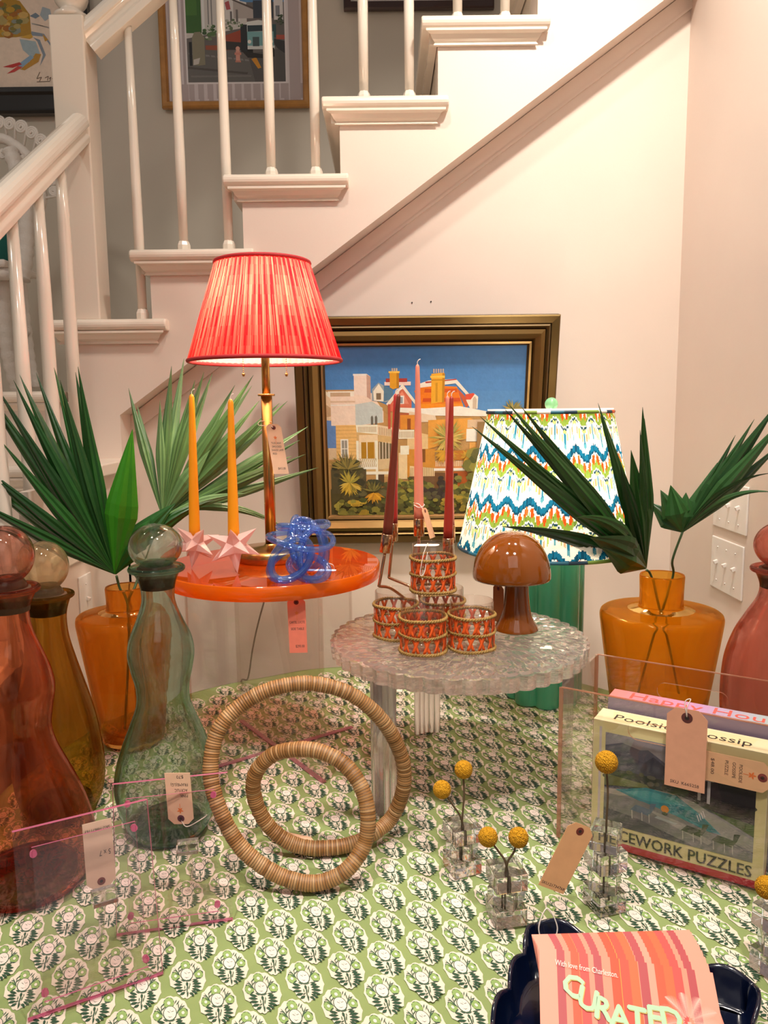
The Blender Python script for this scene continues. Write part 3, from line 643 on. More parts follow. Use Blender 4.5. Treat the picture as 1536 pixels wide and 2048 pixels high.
# one printed sprig, drawn once in its own unit square and stamped on the lattice of the print
CR=(.93,.86,.80); DKG='#37533f'; MIDG='#7d9c58'; 
def lens(x0,y0,x1,y1,w,bend=0):
    dx,dy=x1-x0,y1-y0; l=math.hypot(dx,dy); nx_,ny_=-dy/l,dx/l
    return [(x0,y0),(x0+dx*.35+nx_*w,y0+dy*.35+ny_*w),(x0+dx*.7+nx_*w*.8,y0+dy*.7+ny_*w*.8),(x1,y1),(x0+dx*.65-nx_*w*.9,y0+dy*.65-ny_*w*.9),(x0+dx*.3-nx_*w*.7,y0+dy*.3-ny_*w*.7)]
MOT=[]
def A_(pts,col): MOT.append((pts,L(col)))
out=[]
for k in range(40):
    a=2*PI*k/40; x=math.cos(a); y=math.sin(a)
    rx=.47-(.10 if y<-.55 else 0); s=1+.035*math.cos(a*14); tp=.5
    w=rx*(1-.22*max(0,-y)**2) ; out.append((x*w*s,y*tp*s))
A_([(p[0]*1.07,p[1]*1.05) for p in out],'#e4dac8'); 
def flower(cx,cy,r,n=8):
    A_(circle(cx,cy,r*.93,n=14),DKG)
    for k in range(n):
        a=2*PI*k/n; A_(circle(cx+r*.60*math.cos(a),cy+r*.60*math.sin(a),r*.36,r*.30,7,a),'#93b06c')
    A_(circle(cx,cy,r*.30,n=8),'#efe5d4')
flower(-.10,.345,.155); flower(-.335,.02,.135); flower(.30,.15,.135)
A_(circle(-.03,.10,.178,.178,16),DKG); A_(circle(-.03,.105,.158,.160,16),'#efe0d6')
for p in ([(-.10,.15),(-.03,.12),(-.035,.11),(-.10,.135)],[(.0,.15),(.06,.17),(.06,.16),(.0,.135)],[(-.09,.03),(-.02,.0),(.05,.04),(-.02,.015)],[(-.05,.20),(-.02,.15),(-.03,.15)],[(.03,.07),(.07,.10),(.04,.08)]): A_(p,DKG)
for x0,y0,x1,y1,w in [(-.19,.02,-.40,.24,.014),(-.25,.09,-.27,.24,.011),(-.33,.165,-.42,.17,.009),(-.22,.05,-.38,.12,.010),(.12,.05,.26,.38,.014),(.19,.20,.14,.38,.011),(.22,.27,.33,.32,.010),(.17,.16,.29,.29,.009),(-.18,-.06,-.05,-.09,.016),(-.05,-.09,.13,-.03,.018),(.13,-.03,.30,.01,.013)]:
    A_(lens(x0,y0,x1,y1,w*1.25),'#4a6350')
for k,(x0,y0,x1,y1) in enumerate([(-.12,-.13,-.33,-.12),(-.11,-.19,-.36,-.21),(-.09,-.26,-.33,-.30),(-.06,-.32,-.26,-.39),(-.01,-.37,-.15,-.46),(.14,-.08,.32,-.04),(.15,-.14,.40,-.09),(.15,-.20,.42,-.18),(.15,-.26,.39,-.28),(.14,-.31,.33,-.37),(.12,-.36,.24,-.45)]):
    A_(lens(x0,y0,x1,y1,.036),DKG)
A_(lens(.04,-.44,.02,-.10,.018),DKG); A_(lens(.03,-.22,-.0,-.10,.035),DKG); A_(lens(.07,-.30,.08,-.18,.02),'#5a6f58'); A_(lens(-.03,-.30,-.05,-.20,.016),'#5a6f58')
A_(lens(.06,-.34,.06,-.50,.02),DKG)
va=Vector((.0487,-.0450)); vb=Vector((-.0515,-.0195)); base=Vector((-.053,.976))
for x0,y0,x1,y1 in [(.05,.33,.10,.44),(.10,.30,.17,.43),(-.30,.20,-.20,.33),(-.26,.14,-.16,.25),(.22,.02,.38,.05),(-.20,-.02,-.30,-.08),(-.02,-.12,.0,-.20),(.08,-.12,.10,-.20),(.01,-.30,-.08,-.36),(.09,-.38,.17,-.42),(-.40,.14,-.44,.08),(.36,.24,.42,.20)]:
    A_(lens(x0,y0,x1,y1,.013),'#4a6350')
# axes of one sprig: width and height directions in metres (the print runs slightly skew to the table)
mu=Vector((.0445,-.0075)); mv=Vector((-.010,.0600))
for i in range(-40,41):
    for j in range(-40,41):
        c=base+va*i+vb*j
        if (c-Vector((TC.x,TC.y))).length>TR-.035: continue
        e=1.09+rnd.uniform(-.02,.02); jx=rnd.uniform(-.001,.001)
        for li,(pts,col) in enumerate(MOT):
            off=.0010+.000012*li
            vv=[]; h0=hz(c.x,c.y); gx_=(hz(c.x+.01,c.y)-hz(c.x-.01,c.y))/.02; gy_=(hz(c.x,c.y+.01)-hz(c.x,c.y-.01))/.02
            for (u,v) in pts:
                x=c.x+jx+(mu.x*u+mv.x*v)*e; y=c.y+(mu.y*u+mv.y*v)*e; vv.append((x,y,h0+gx_*(x-c.x)+gy_*(y-c.y)+off))
            mb.add(vv,[tuple(range(len(vv)))],col)
o=mb.build('tablecloth',M['cloth'],None,origin=(TC.x,TC.y,0))
info(o,'green cotton tablecloth printed with cream floral sprigs covering the round display table','tablecloth')
T0=.0022  # things stand on the cloth
# ================================================================ paper tags
PINKP='#f1c5a4'
def tag(name,label,o,ux,uz,w,h,lines=(),col=PINKP,ring='#7c3a34',logo=True,string=None,parent=None,inkcol='#4a3c3a',cut=.22,hole=True):
    """kraft tag; o = middle of the eyelet end, uz points from the far end to the eyelet end"""
    ux=ux.normalized(); uz=uz.normalized(); un=ux.cross(uz)
    t=thing(name,label,'price tag',o); mb=MB()
    c=w*cut; poly=[(-w/2,-h),(w/2,-h),(w/2,-c),(w/2-c,0),(-w/2+c,0),(-w/2,-c)]
    mb.prism(poly,o-un*.0003,ux,uz,un,.0006,L(col))
    for side in (1,):
        e=un*.0005
        for s,hh,x,y,k in lines: put_text(mb,s,hh,o+ux*x*w+uz*(-y*h)+e,ux,uz,inkcol,'c',width=(k*w if k else None))
        if logo:
            for k in range(5):
                a=k*2*PI/5+.3; p=[(q[0],q[1]) for q in lens(0,0,math.cos(a)*w*.13,math.sin(a)*w*.13,w*.03)]
                mb.poly2(p,o+uz*(-h*.27)+e,ux,uz,L('#ee7a3a'))
            mb.poly2([(-w*.008,0),(w*.008,0),(w*.008,h*.12),(-w*.008,h*.12)],o+uz*(-h*.40)+e,ux,uz,L('#ee7a3a'))
    cd_=mb.build('card',M['paper'],t)
    if hole:
        mb=MB(); n=18; cc=o+uz*(-w*.24)+un*.0006
        for rr,h2 in ((w*.14,0),):
            A=[cc+ux*math.cos(2*PI*i/n)*rr+uz*math.sin(2*PI*i/n)*rr for i in range(n)]; B=[cc+ux*math.cos(2*PI*i/n)*rr*.42+uz*math.sin(2*PI*i/n)*rr*.42+un*.0003 for i in range(n)]
            mb.add(A+B,[(i,(i+1)%n,n+(i+1)%n,n+i) for i in range(n)],L(ring)); mb.add(B,[tuple(range(n))],L('#2c1c1a'))
        mb.build('eyelet_patch',M['paper'],cd_)
    if string:
        mb=MB(); mb.tube(spline(string,6),.0007,6); mb.build('string',M['string'],t)
    return t
# ================================================================ carafes
def carafe(name,label,cx,basepy,ball,flange,neck,body,mt,ballm=None,basem=None):
    """ball=(top py, bottom py, r px); flange=(py,r); body=list of (py,r) from the flange down to the base"""
    B,q=prof_px(cx,basepy,[(p,r) for p,r in body]); q=[(r,z) for r,z in q]
    zf=q[0][1]; rn=q[1][0]
    t=thing(name,label,'carafe',(B.x,B.y,T0))
    outer=smooth_prof(q,7)
    mb=MB(); rb=q[-1][0]
    outp=outer+[(rb*.96,.010),(rb*.80,.003),(rb*.3,.012),(.002,.016)]
    rw=random.Random(cx); ph=rw.random()*6
    wob=lambda a,z,k:1+.010*math.sin(3*a+14*z+ph)+.006*math.sin(5*a-31*z)
    mb.lathe(([(r*.93,z-.002) for r,z in outer[:1]]+[(outer[0][0]*.965,zf+.003)]+outp)[::-1],(B.x,B.y,T0),72,rf=wob)
    mb.lathe([(outer[0][0]*.93,zf-.002),(max(outer[4][0]-.004,.01),outer[4][1])]+[(max(r-.004,.004),z) for r,z in outer[5:-1]]+[(rb*.9,.026),(rb*.5,.020),(.002,.022)],(B.x,B.y,T0),72,rf=wob)
    bt=mb.build('bottle',mt,t)
    bm2=MB(); bm2.lathe([(.001,.0005+.004),(rb*.70,.0045),(rb*.86,.012),(rb*.80,.020),(.001,.016)],(B.x,B.y,T0),40); bm2.build('thick_base',basem,t)
    # rolled lip
    mb=MB(); R=q[0][0]; mb.tube([(B.x+R*.95*math.cos(a),B.y+R*.95*math.sin(a),zf+.001) for a in [2*PI*k/40 for k in range(40)]],.0048,10,closed=True); mb.build('lip',mt,bt)
    # stopper : hollow ball on a cork
    _,bq=prof_px(cx,basepy,[((ball[0]+ball[1])/2,ball[2])]); rball,zc=bq[0]; _,tb=prof_px(cx,basepy,[(ball[0],1),(ball[1],1)])
    hh=(tb[0][1]-tb[1][1])/2
    s=MB(); s.sphere((B.x,B.y,T0+zc),rball,40,24,sz=hh/rball); s.lathe([(max(1e-5,rball*.93*math.sin(PI*k/24)),rball*.93*math.cos(PI*k/24)*hh/rball) for k in range(25)],(B.x,B.y,T0+zc+.001),40); s.lathe([(rn*.75,zf-.004),(rn*.8,zf+.004),(rball*.55,zc-hh*.80)],(B.x,B.y,T0),32); sb=s.build('stopper_ball',ballm or mt,t)
    s=MB(); s.lathe([(rn*.80,zf-.034),(rn*.90,zf-.002),(rn*.9,zf+.001)],(B.x,B.y,T0),32,caps=True); s.build('cork',M['cork'],sb)
    return t,B
carafe('glass_carafe','large rose-red glass carafe with ball stopper, nearest the camera beside the pink frames',60,1765,(1055,1172,56),(1180,60),None,
   [(1180,59),(1196,49),(1225,37.5),(1265,41),(1310,57),(1350,70),(1385,74),(1425,67),(1462,62),(1500,70),(1550,92),(1600,113),(1650,127),(1690,131),(1730,124),(1765,100)],M['pinkglass'],M['rosebll'],M['rosebase'])
carafe('glass_carafe','tall olive-amber glass carafe with pale ball stopper standing behind the rose carafe',124,1625,(1085,1184,46),(1190,50),None,
   [(1192,50),(1206,42),(1235,35),(1275,37),(1320,47),(1370,60),(1430,75),(1490,84),(1540,87),(1590,80),(1625,64)],M['oliveglass'],M['palebll'],M['olivebase'])
carafe('glass_carafe','wavy sea-green glass carafe with ball stopper beside the rattan ring sculpture',340,1662,(1050,1140,53),(1138,55),None,
   [(1138,53),(1152,42),(1175,34),(1205,33),(1240,45),(1275,60),(1308,65),(1340,60),(1375,52),(1410,53),(1450,68),(1490,84),(1530,96),(1570,100),(1610,94),(1640,82),(1662,68)],M['tealglass'],M['tealbll'],M['tealbase'])
carafe('glass_carafe','pale rose glass carafe half outside the picture, behind the puzzle boxes',1538,1590,(1046,1140,55),(1140,58),None,
   [(1140,57),(1152,47),(1175,39),(1200,43),(1236,63),(1272,82),(1321,97),(1383,101),(1440,99),(1500,90),(1560,74),(1590,66)],M['roseglass'],None,M['rosebase'])
# ================================================================ amber vases with palm leaves
def vase(label,cx,basepy,rim,neckb,rneck,sh,rsh,rbase,mt,water):
    B,q=prof_px(cx,basepy,[(rim,rneck),(neckb,rneck*1.03),(sh,rsh),(basepy,rbase)])
    (rn,zr),(rn2,zn),(rs,zs),(rb,_)=q
    t=thing('glass_vase',label,'vase',(B.x,B.y,T0))
    pr=[(rn*.93,zr),(rn,zr+.002),(rn*1.03,zr-.002),(rn*1.0,(zr+zn)/2),(rn*1.01,zn+.012),(rn*1.03,zn+.006),(rn*1.12,zn+.0025),(rn*1.25,zn+.0015),(rs*.90,zs+.0060),(rs*.955,zs+.0048),(rs*.985,zs+.0015),(rs*.998,zs-.004),(rs,zs-.009),(rs*.999,zs-.014)]
    n=8
    for k in range(1,n): f=k/n; pr.append((rs+(rb-rs)*f**1.03,(zs-.014)*(1-f)+.012*f))
    pr+=[(rb*.97,.006),(rb*.85,.001),(.002,.004)]
    mb=MB(); mb.lathe(pr[::-1],(B.x,B.y,T0),64)
    inn=[(rn*.93,zr),(rn*.90,zn+.006),(rs*.82,zs+.003),(rs*.96,zs-.002),(rs-.005,zs-.014)]+[(rs-.005+(rb-rs)*(k/n)**1.03,(zs-.014)*(1-k/n)+.016*k/n) for k in range(1,n)]+[(rb*.85,.014),(.002,.014)]
    mb.lathe(inn,(B.x,B.y,T0),64); mb.build('vase_body',mt,t)
    if water:
        f=1-water; rw=(rs-.007+(rb-rs)*f**1.03); mb=MB(); mb.add([(B.x+rw*math.cos(2*PI*k/40),B.y+rw*math.sin(2*PI*k/40),T0+(zs-.014)*water) for k in range(40)],[tuple(range(40))]); mb.build('water',M['water'],t)
    return t,B,zr
VR,VB,vz=vase('broad amber glass vase holding two palm leaves beside the wall switches',1314,1428,1152,1219,42,1227,118,90,M['amber'],.42)
VL,VBL,vzl=vase('deep amber glass vase holding two palm leaves behind the sea-green carafe',268,1480,1176,1224,38,1232,97,60,M['amber2'],.5)
def palm(label,stem,hub,tips,cols,splitf=.5,wmax=.013,und='#54774c'):
    """stem: list of world points; hub: world point; tips: list of (px,py,y depth[,width factor, droop])"""
    t=thing('palm_leaf',label,'leaf',stem[0])
    mb=MB(); mb.tube(spline(stem,6),.0028,8); mb.build('stem',M['stem'],t)
    mb=MB(); rn=random.Random(len(tips)*7+int(hub.x*1000))
    H=Vector(hub)
    for ti,tp in enumerate(tips):
        P=ony(tp[0],tp[1],tp[2]); wf=tp[3] if len(tp)>3 else 1; dr=tp[4] if len(tp)>4 else 0
        d=P-H; l=d.length; side=d.cross(Y).normalized(); nrm=side.cross(d).normalized()
        if nrm.y>0: nrm=-nrm
        n=12; cl=L('#3c8c1e' if tp[0]==265 else cols[ti%len(cols)]); vs=[];fs=[];cs=[]
        tw=rn.uniform(-.5,.5); bow=Vector((0,0,1))*dr; pl=[rn.uniform(-.22,.22) for _ in range(6)]
        for k in range(n+1):
            f=k/n; c=H+d*f+bow*(4*f*(1-f))*l+nrm*(.02*l*math.sin(PI*f))
            w=wf*wmax*(min(1,(f+.03)/splitf) if f<splitf else ((1-f)/(1-splitf))**.95)+.0003
            s=(side*math.cos(tw*f)+nrm*math.sin(tw*f))
            for q in range(7): e=(q-3)/3; vs.append(c+s*w*e+nrm*w*(.42*(1-abs(e))+(.10 if q%2 else 0)))
        for k in range(n):
            for m_ in range(6): fs.append((k*7+m_,k*7+m_+1,k*7+m_+8,k*7+m_+7)); v=1+pl[m_]+rn.uniform(-.05,.05); cs.append(tuple(c*v for c in cl))
        mb.add(vs,fs,cs,False)
    mb.build('frond',M['leaf'],t); return t
G1=['#1c4e1a','#184418','#22581f','#1a4a1a']; G2=['#557a48','#618756','#4a6e40','#6c9262']; G3=['#173c14','#1a4416','#133412','#1f4c1a']
yl=VBL.y
st=[(VBL.x-.015,yl-.01,.03),Vector((VBL.x+.005,yl,vzl-.06)),Vector((VBL.x-.012,yl,vzl)),ony(233,1152,yl-.01)]
palm('wide dark green palm fan leaning left from the deep amber vase',st,ony(230,1148,yl-.01),
 [(-60,735,yl-.05),(-12,765,yl-.07),(-14,815,yl-.02),(27,760,yl-.06),(39,749,yl),(72,745,yl+.02),(108,735,yl+.03),(151,744,yl+.03),(156,733,yl-.02),
  (-70,905,yl-.10),(-70,935,yl-.05),(-80,985,yl-.12),(265,858,yl-.05,2.1),(222,975,yl+.03,1.6),(300,1040,yl+.0,2.0,.05),(352,1006,yl+.02,1.8,.06),(430,1000,yl+.05,1.0,.10),(120,760,yl-.03),(0,880,yl-.08)],G1,.46,.0165)
hb=ony(325,1034,yl+.16)
st=[(VBL.x+.02,yl+.0,.03),Vector((VBL.x+.0,yl+.005,vzl-.06)),Vector((VBL.x+.018,yl+.008,vzl)),ony(297,1105,yl+.10),hb]
palm('grey-green palm fan spreading behind the two orange candles',st,hb,
 [(257,776,yl+.22),(275,812,yl+.25),(343,732,yl+.20),(368,717,yl+.22),(408,744,yl+.20),(425,746,yl+.24),(507,750,yl+.18),(504,771,yl+.25),(519,801,yl+.22),(575,802,yl+.25),(559,806,yl+.18),(616,853,yl+.26),(583,912,yl+.2),(637,935,yl+.26),(612,908,yl+.2),(493,987,yl+.15,.9,.05),(531,1040,yl+.18,.8,.12),(570,1056,yl+.2,.7,.14),(470,770,yl+.22),(540,850,yl+.2),(390,760,yl+.2),(320,800,yl+.18),(600,880,yl+.22),(560,960,yl+.2),(455,820,yl+.2,1.3),(420,900,yl+.16,1.6,.02)],G2,.55,.0125)
yr=VB.y
st=[(VB.x+.05,yr,.05),Vector((VB.x+.000,yr,vz-.078)),Vector((VB.x-.025,yr,vz)),ony(1293,1140,yr-.02)]
palm('dark palm fan sweeping left from the broad amber vase across the patterned shade',st,ony(1292,1136,yr-.02),
 [(944,853,yr-.22),(960,833,yr-.20),(1010,819,yr-.18),(1016,807,yr-.24),(1043,814,yr-.16),(1196,806,yr-.08),(1200,830,yr-.04),(1285,814,yr-.1),(1289,837,yr-.05),(1280,860,yr-.12,.8),(1003,1053,yr-.15,1.1,.05),(1150,1035,yr-.2,1.2,.12),(1180,1075,yr-.15,2.2,.06),(1205,1095,yr-.12,2.4,.02),(1240,930,yr-.1,1.5),(1262,900,yr-.1,1.5)],G3,.46,.0165)
hb=ony(1365,1064,yr-.04)
st=[(VB.x-.045,yr+.005,.05),Vector((VB.x+.002,yr+.005,vz-.080)),Vector((VB.x+.025,yr,vz)),ony(1345,1120,yr-.03),hb]
palm('green palm fan leaning right over the wall switches from the broad amber vase',st,hb,
 [(1321,980,yr-.02,1.9),(1341,970,yr-.05,2.1),(1300,1005,yr-.0,1.8),(1372,985,yr-.05,1.8),(1471,870,yr-.06,1.0),(1509,838,yr-.08,1.2),(1560,800,yr-.12,1.3),(1575,830,yr-.14,1.4),(1570,880,yr-.10,1.4),(1435,925,yr-.05,1.5),(1550,946,yr-.2,.7,.14),(1548,985,yr-.16,.6,.16)],['#264e22','#2f5c2c','#1f4520','#376234'],.42,.0135)
# ================================================================ orange acrylic side table
OC=Vector((-.231,1.565,0)); ZT=.407; ZB=.379; OR_=.221
OT=thing('side_table','round orange acrylic side table on crossed clear panels under the brass lamp','side table',(OC.x,OC.y,T0))
mb=MB(); mb.lathe([(.001,ZT),(OR_-.002,ZT)],(OC.x,OC.y,0),96); mb.lathe([(OR_-.002,ZB),(.001,ZB)],(OC.x,OC.y,0),96); mb.build('table_top',M['orangeac'],OT)
mb=MB(); mb.lathe([(OR_-.002,ZT),(OR_,ZT-.002),(OR_,ZB+.002),(OR_-.002,ZB)],(OC.x,OC.y,0),96); mb.build('table_edge',M['orangeedge'],OT)
dA=Vector((.579,-.815,0)); dB=Vector((.815,.579,0))
for d,ln,e in ((dA,.188,dB),(dB,.188,dA)):
    mb=MB(); c=OC+Z*((ZB+T0)/2); mb.obox(c,d*ln,e*.0045,Z*((ZB-T0)/2-.0005)); mb.build('leg_panel',M['acrylic'],OT)
    for s in (-1,1):
        mb=MB(); mb.obox(c+d*s*(ln+.0012),d*.0012,e*.0047,Z*((ZB-T0)/2-.001)); mb.build('panel_edge',M['clear'],OT)
    mb=MB(); mb.obox(OC+Z*(T0+.0012),d*ln,e*.0048,Z*.0012); mb.build('foot_edge',M['footedge'],OT)
# ================================================================ brass lamp with red shade
lb=onz(543,1118,ZT); LB=thing('table_lamp','brass table lamp with a glowing red pleated shade on the orange side table','lamp',(lb.x,lb.y,ZT))
def at_y(px,py): return ony(px,py,lb.y)
zp1=at_y(535,792).z; zs0=at_y(528,722).z; zs1=at_y(521,527).z; dl=depth(at_y(528,722)); RB=151*dl/F; RT=92*dl/F
lx=at_y(531,722).x; 
mb=MB(); mb.lathe([(.001,0),(.075,0),(.077,.003),(.077,.020),(.074,.024),(.050,.026),(.016,.030),(.012,.034)],(lb.x,lb.y,ZT),64); mb.build('base',M['brass'],LB)
mb=MB(); mb.lathe([(.0115,.03),(.0115,zp1-ZT)],(lb.x,lb.y,ZT),32,caps=True); mb.build('column',M['brass'],LB)
mb=MB(); mb.lathe([(.017,0),(.018,.002),(.017,.004)],(lb.x,lb.y,zp1),32,caps=True); mb.lathe([(.0085,.004),(.0085,zs0+.10-zp1)],(lb.x,lb.y,zp1),24,caps=True); mb.build('upper_column',M['brass'],LB)
def shade(parent,x,y,z0,z1,r0,r1,npl,cols,mt,amp=.012,seg=None,rows=2,curve=0):
    seg=seg or npl*6; mb=MB(); vs=[];fs=[];cs=[]
    for k in range(rows+1):
        f=k/rows; r=r0+(r1-r0)*f; z=z0+(z1-z0)*f; r*=1-curve*math.sin(PI*f)
        for i in range(seg):
            a=2*PI*i/seg; fr=(i*npl/seg)%1; rr=r*(1+amp*(abs(fr-.5)*2-.5)); vs.append((x+rr*math.cos(a),y+rr*math.sin(a),z))
    for k in range(rows):
        for i in range(seg):
            j=(i+1)%seg; fs.append((k*seg+i,k*seg+j,(k+1)*seg+j,(k+1)*seg+i)); cs.append(cols(i/seg,(k+.5)/rows,i))
    mb.add(vs,fs,cs,False); return mb.build('lamp_shade',mt,parent)
rr_=random.Random(5); strk=[rr_.random() for _ in range(900)]
def redcol(u,v,i):
    f=((i/8)%1); b=.25*(1 if .2<f<.55 else 0)+.5*strk[i%900]*(.5+.5*math.sin(v*9+strk[(i*7)%900]*6))
    a=L('#c0161f'); c=L('#f08a78'); k=min(1,max(0,b)); return tuple(a[q]*(1-k)+c[q]*k for q in range(3))
LSH=shade(LB,lx,lb.y,zs0,zs1,RB,RT,64,redcol,M["redshade"],.030,512,10)
for r,z in ((RB,zs0),(RT,zs1)):
    mb=MB(); mb.tube([(lx+r*math.cos(a),lb.y+r*math.sin(a),z) for a in [2*PI*k/72 for k in range(72)]],.0042,8,closed=True); mb.build('shade_trim',M['redtrim'],LSH)
mb=MB(); mb.lathe([(.001,.06),(.018,.05),(.029,.03),(.029,.015),(.018,-.01),(.013,-.03),(.001,-.03)],(lx,lb.y,zs0+.07),24); 
bm_,nt_,o_=nodes('lamp_bulb_glow'); e_=nt_.nodes.new('ShaderNodeEmission'); e_.inputs[0].default_value=(1,.78,.52,1); e_.inputs[1].default_value=9; nt_.links.new(e_.outputs[0],o_.inputs[0])
mb.build('bulb',bm_,LB)
mb=MB()
for k in range(3):
    a=2*PI*k/3+.4; mb.tube([(lx,lb.y,zs1-.008),(lx+RT*math.cos(a),lb.y+RT*math.sin(a),zs1-.004)],.0015,6)
mb.build('shade_spider',M['brass'],LB)
for px in (487,573):
    mb=MB(); p=ony(px,748,lb.y-.02); z1=zs0+.08
    for k in range(26): mb.sphere((p.x,p.y,p.z+.004+k*.0042),.0013,6,4)
    mb.lathe([(.0022,0),(.0035,-.002),(.0028,-.005),(.0018,-.007)],(p.x,p.y,p.z+.002),12,caps=True); mb.build('pull_chain',M['brass'],LB)
def point(name,loc,e,col,r,parent=None):
    l=bpy.data.lights.new(name,'POINT'); l.energy=e; l.color=col; l.shadow_soft_size=r; o=bpy.data.objects.new(name,l); COL.objects.link(o); o.location=loc
    if parent: o.parent=parent; o.location=Vector(loc)-Vector(parent.location)
    return o
point('lamp_light',(lx-.022,lb.y-.02,zs0+.62*(zs1-zs0)),E_RED*.5,(1,.74,.5),.014)
point('lamp_light',(lx+.03,lb.y+.01,zs0+.60*(zs1-zs0)),E_RED*.5,(1,.74,.5),.014)
# ================================================================ star holders and orange tapers
def star(label,px,py,R,rot):
    c0=onz(px,py,ZT); phi=(1+5**.5)/2
    V=[Vector(v).normalized() for v in [(0,1,phi),(0,-1,phi),(0,1,-phi),(0,-1,-phi),(1,phi,0),(-1,phi,0),(1,-phi,0),(-1,-phi,0),(phi,0,1),(phi,0,-1),(-phi,0,1),(-phi,0,-1)]]
    E=Euler(rot).to_matrix(); V=[E@v for v in V]; zmin=min(v.z for v in V)*R; c=Vector((c0.x,c0.y,ZT-zmin))
    t=thing('star_candle_holder',label,'candle holder',(c.x,c.y,ZT),'frosted pink star candle holders'); mb=MB()
    # each spike stands on the pentagon of the dodecahedron face around its axis
    D=[]
    for i in range(12):
        for j in range(i+1,12):
            for k in range(j+1,12):
                if abs((V[i]-V[j]).length-1.0515)<.01 and abs((V[j]-V[k]).length-1.0515)<.01 and abs((V[i]-V[k]).length-1.0515)<.01: D.append(((V[i]+V[j]+V[k]).normalized()*R*.40,(i,j,k)))
    for i in range(12):
        pts=[d for d,tr in D if i in tr]; a=V[i]; u=a.orthogonal().normalized(); w=a.cross(u)
        pts.sort(key=lambda p:math.atan2(p.dot(w),p.dot(u)))
        if a.z>.93: tip=a*R*.5
        else: tip=a*R
        mb.add([c+tip]+[c+p for p in pts],[(0,k+1,(k+1)%5+1) for k in range(5)])
    mb.build('star_body',M['starglass'],t); return c
def taper(name,label,base,top,r0,r1,col,group=None,n=14):
    base=Vector(base); top=Vector(top); t=thing(name,label,'candle',base,group); mb=MB()
    P=[base.lerp(top,k/n) for k in range(n+1)]; R=[r0+(r1-r0)*(k/n)**1.2 for k in range(n+1)]
    d=(top-base).normalized(); P+= [top+d*r1*.8,top+d*r1*1.3]; R+=[r1*.75,r1*.3]
    mb.tube(P,R,24,col=L(col)); wb=mb.build('wax_body',M['wax'],t)
    mb=MB(); q=top+d*r1*1.2; mb.tube(spline([q,q+d*.005,q+d*.009+X*.003,q+d*.010+X*.006],4),.0009,6); mb.build('wick',M['string'],wb)
c1=star('frosted pink star candle holder nearer the sea-green carafe, holding the left orange taper',392,1134,.052,(.30,.25,.5))
c2=star('frosted pink star candle holder before the brass lamp, holding the right orange taper',470,1144,.056,(.28,-.1,.15))
for c,tx,ty,lab in ((c1,383,790,'tall orange taper candle left of its pair, in a pink star holder'),(c2,461,800,'shorter-looking orange taper candle right of its pair, nearest the brass lamp')):
    p=ony(tx,ty,c.y); taper('taper_candle',lab,(c.x,c.y,c.z+.012),(p.x,c.y,p.z-.005),.0112,.0052,'#ffa010','orange taper candles')
# ================================================================ blue glass knot
kc=onz(607,1158,ZT); KZ=ZT+.056
KN=thing('glass_knot','blue blown glass knot sculpture at the front of the orange side table','sculpture',(kc.x,kc.y,ZT))
mb=MB()
def loop(cx,cy,cz,rx,ry,rot,r,wv=0,n=64):
    E=Euler(rot).to_matrix(); pts=[]
    for k in range(n):
        a=2*PI*k/n; v=E@Vector((rx*math.cos(a),ry*math.sin(a),wv*math.sin(2*a))); pts.append(Vector((kc.x+cx,kc.y+cy,KZ+cz))+v)
    mb.tube(pts,r,12,closed=True)
loop(-.003,0,.020,.060,.055,(.12,.10,0),.0056,.004)
loop(.002,.002,.044,.046,.044,(-.10,-.05,0),.0056,.004)
loop(-.018,-.032,-.012,.030,.043,(1.35,.75,0),.0068)
loop(-.022,-.026,-.022,.040,.024,(1.3,-.5,.1),.0068)
loop(.020,-.008,-.008,.030,.046,(1.45,.25,.7),.0066)
loop(.005,.014,.008,.036,.046,(1.5,-.35,-.5),.0066)
loop(-.010,.010,.012,.030,.048,(1.4,.5,1.3),.0066)
loop(.012,-.022,-.030,.040,.022,(1.0,.2,-.4),.0066)
loop(.0,.004,.040,.012,.016,(1.3,0,.4),.006)
mb.build('glass_coils',M['blueglass'],KN)
tg=onz(672,1141,ZT+.001)
tag('price_tag','small white tag lying on the orange table beside the blue glass knot',Vector((tg.x,tg.y,ZT+.0012)),Vector((.1,1,0)),Vector((1,-.12,0)),.016,.058,(),'#efe6ea',logo=False,string=[(tg.x-.003,tg.y,ZT+.002),(tg.x-.005,tg.y-.01,ZT+.014),(tg.x-.018,tg.y,ZT+.016),(tg.x-.012,tg.y+.004,ZT+.006)])
# ================================================================ tags of the lamp and the orange table
pl=ony(546,848,lb.y-.022)
tag('price_tag','cream price tag tied around the brass lamp column, below the red shade',pl,Vector((.97,.2,-.02)),Vector((-.13,-.05,1)),.031,.104,
    [('TUSCANY',.0062,.0,.40,.66),('SMOCKED',.0062,.0,.47,.62),('SHADE LAMP',.0062,.02,.54,.78),('RED',.0062,-.2,.61,.28),('$415.00',.007,.1,.91,.5)],'#f6d4b4',
    string=[(lx+.010,lb.y-.008,pl.z+.004),(lx-.012,lb.y-.012,pl.z+.006),(lx-.016,lb.y-.014,pl.z-.002),(pl.x-.006,pl.y,pl.z-.004),(pl.x,pl.y-.001,pl.z-.007)])
q=ony(592,1196,1.38)
tag('price_tag','kraft price tag painted with coral light, hanging under the rim of the orange side table',Vector((q.x,q.y,q.z)),Vector((1,.05,0)),Vector((-.02,0,1)),.033,.104,
    [('CARTEL LUCITE',.0066,0,.46,.86),('SIDE TABLE',.0066,0,.58,.74),('$295.00',.007,.1,.90,.5)],'#f2836c',ring='#6c2420',string=[(q.x,q.y,q.z-.008),(q.x+.004,q.y+.01,q.z+.004),(q.x+.006,q.y+.012,ZB+.0)])  # coral is light through the orange top, put into the kraft colour
